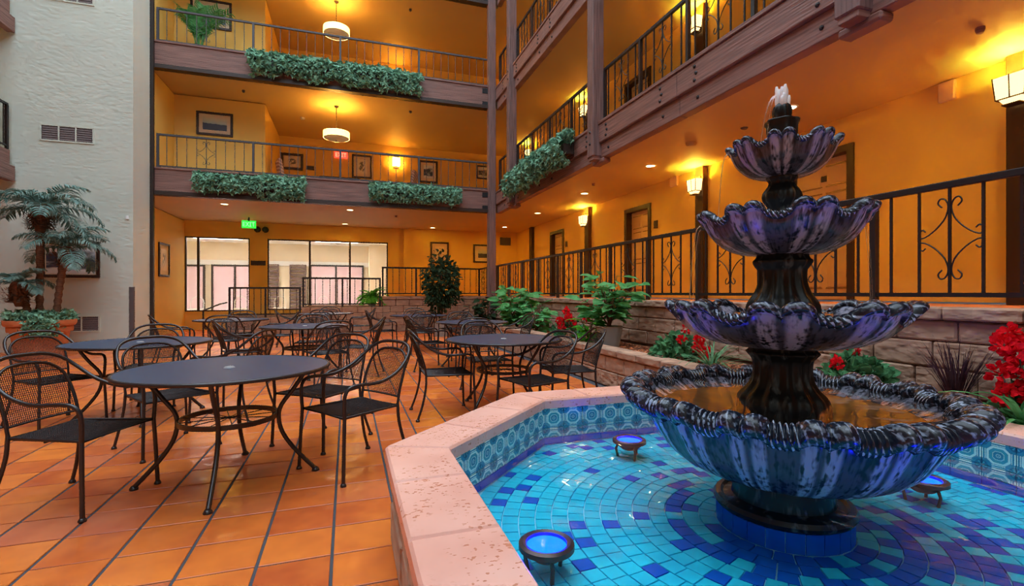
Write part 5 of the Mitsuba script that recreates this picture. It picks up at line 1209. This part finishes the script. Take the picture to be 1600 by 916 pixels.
flower_bush(3.58, 4.72, ZS, 0.28, 0.30, 340, [(0.02, -0.35, 0.26), (0.06, -0.30, 0.20), (-0.02, -0.38, 0.18), (0.08, -0.38, 0.14), (0.02, -0.42, 0.08), (0.10, -0.05, 0.36), (-0.05, -0.15, 0.24)], 'low leafy bush with red flowers left of the fountain pedestal', hr=0.05)
flower_bush(3.86, 2.85, ZS, 0.26, 0.26, 320, [(-0.12, 0.06, 0.22), (-0.17, 0.02, 0.20), (0.06, 0.05, 0.30)], 'low leafy bush with few red flowers right of the fountain pedestal', hr=0.04)
flower_bush(3.93, 1.80, ZS, 0.20, 0.20, 120, [(-0.10, 0.02, 0.40), (0.0, 0.0, 0.46), (0.04, -0.10, 0.40), (-0.06, -0.06, 0.36), (0.05, 0.08, 0.40), (-0.02, -0.12, 0.30), (-0.10, -0.05, 0.26), (0.06, -0.04, 0.28), (-0.15, 0.08, 0.28), (-0.12, 0.02, 0.18), (-0.04, -0.14, 0.20), (0.07, -0.16, 0.30), (0.02, 0.12, 0.50), (-0.14, -0.02, 0.34), (0.08, -0.2, 0.22), (-0.08, 0.1, 0.44), (-0.17, 0.04, 0.14), (0.0, -0.05, 0.40)], 'tall cluster of bright red flowers at the right edge', hr=0.062)

def tuft(x, y, z0, n, L, W, el, mat, label, name, bend=(0.10, 0.26)):
    k = thing(name, label, 'plant')
    for i in range(n):
        a = i * 2.4 + rng.uniform(-0.4, 0.4); e = rng.uniform(*el); l = L * rng.uniform(0.65, 1.1)
        pts = []; p = np.array([x + 0.03 * math.cos(a), y + 0.03 * math.sin(a), z0]); curl = rng.uniform(*bend)
        for q in range(8):
            pts.append(p.copy()); p = p + np.array([math.cos(a) * math.cos(e), math.sin(a) * math.cos(e), math.sin(e)]) * l / 7; e -= curl
        pts = np.array(pts); s = np.array([-math.sin(a), math.cos(a), 0]) * W / 2
        wd = np.array([0.7, 0.95, 1, 1, 0.9, 0.75, 0.45, 0.05])[:, None]
        v = np.vstack([pts + s * wd, pts - s * wd, pts - np.array([0, 0, W * 0.15])])
        v[:, 0] = np.minimum(v[:, 0], WX - 0.02 - 0.001 * i)
        f = []
        for q in range(7): f += [[q, q + 1, 16 + q], [q + 1, 17 + q, 16 + q], [16 + q, 17 + q, 8 + q], [17 + q, 9 + q, 8 + q]]
        obj(k, 'leaf', (v, np.array(f)), mat)
    return k
tuft(3.52, 4.08, ZS, 46, 0.42, 0.016, (0.3, 1.4), 'm_blade', 'spider plant with narrow pale green leaves left of the fountain pedestal', 'spider_plant')
tuft(3.96, 2.22, ZS, 110, 0.46, 0.008, (1.15, 1.57), 'm_purple', 'dark purple grass tuft against the stone wall at the right', 'grass_tuft', (0.02, 0.12))
tuft(3.80, 1.78, ZS, 36, 0.48, 0.030, (0.1, 1.1), 'm_broad', 'strap leaved green plant under the red flowers at the right edge', 'strap_leaf_plant')
# fallen bark chips on the bed
n = 1600
P = np.stack([rng.uniform(PXF + 0.30, WX - 0.08, n), rng.uniform(3.2, 9.5, n), np.full(n, ZS + 0.006)], 1)
D = rand_dirs(n); D[:, 2] *= 0.15
single('bark_mulch', 'loose reddish bark chips on the planting bed', 'mulch', leaves(P, D, rand_dirs(n, 2.5), rng.uniform(0.03, 0.06, n), rng.uniform(0.015, 0.03, n), LEAF), 'm_clay', kind='stuff')
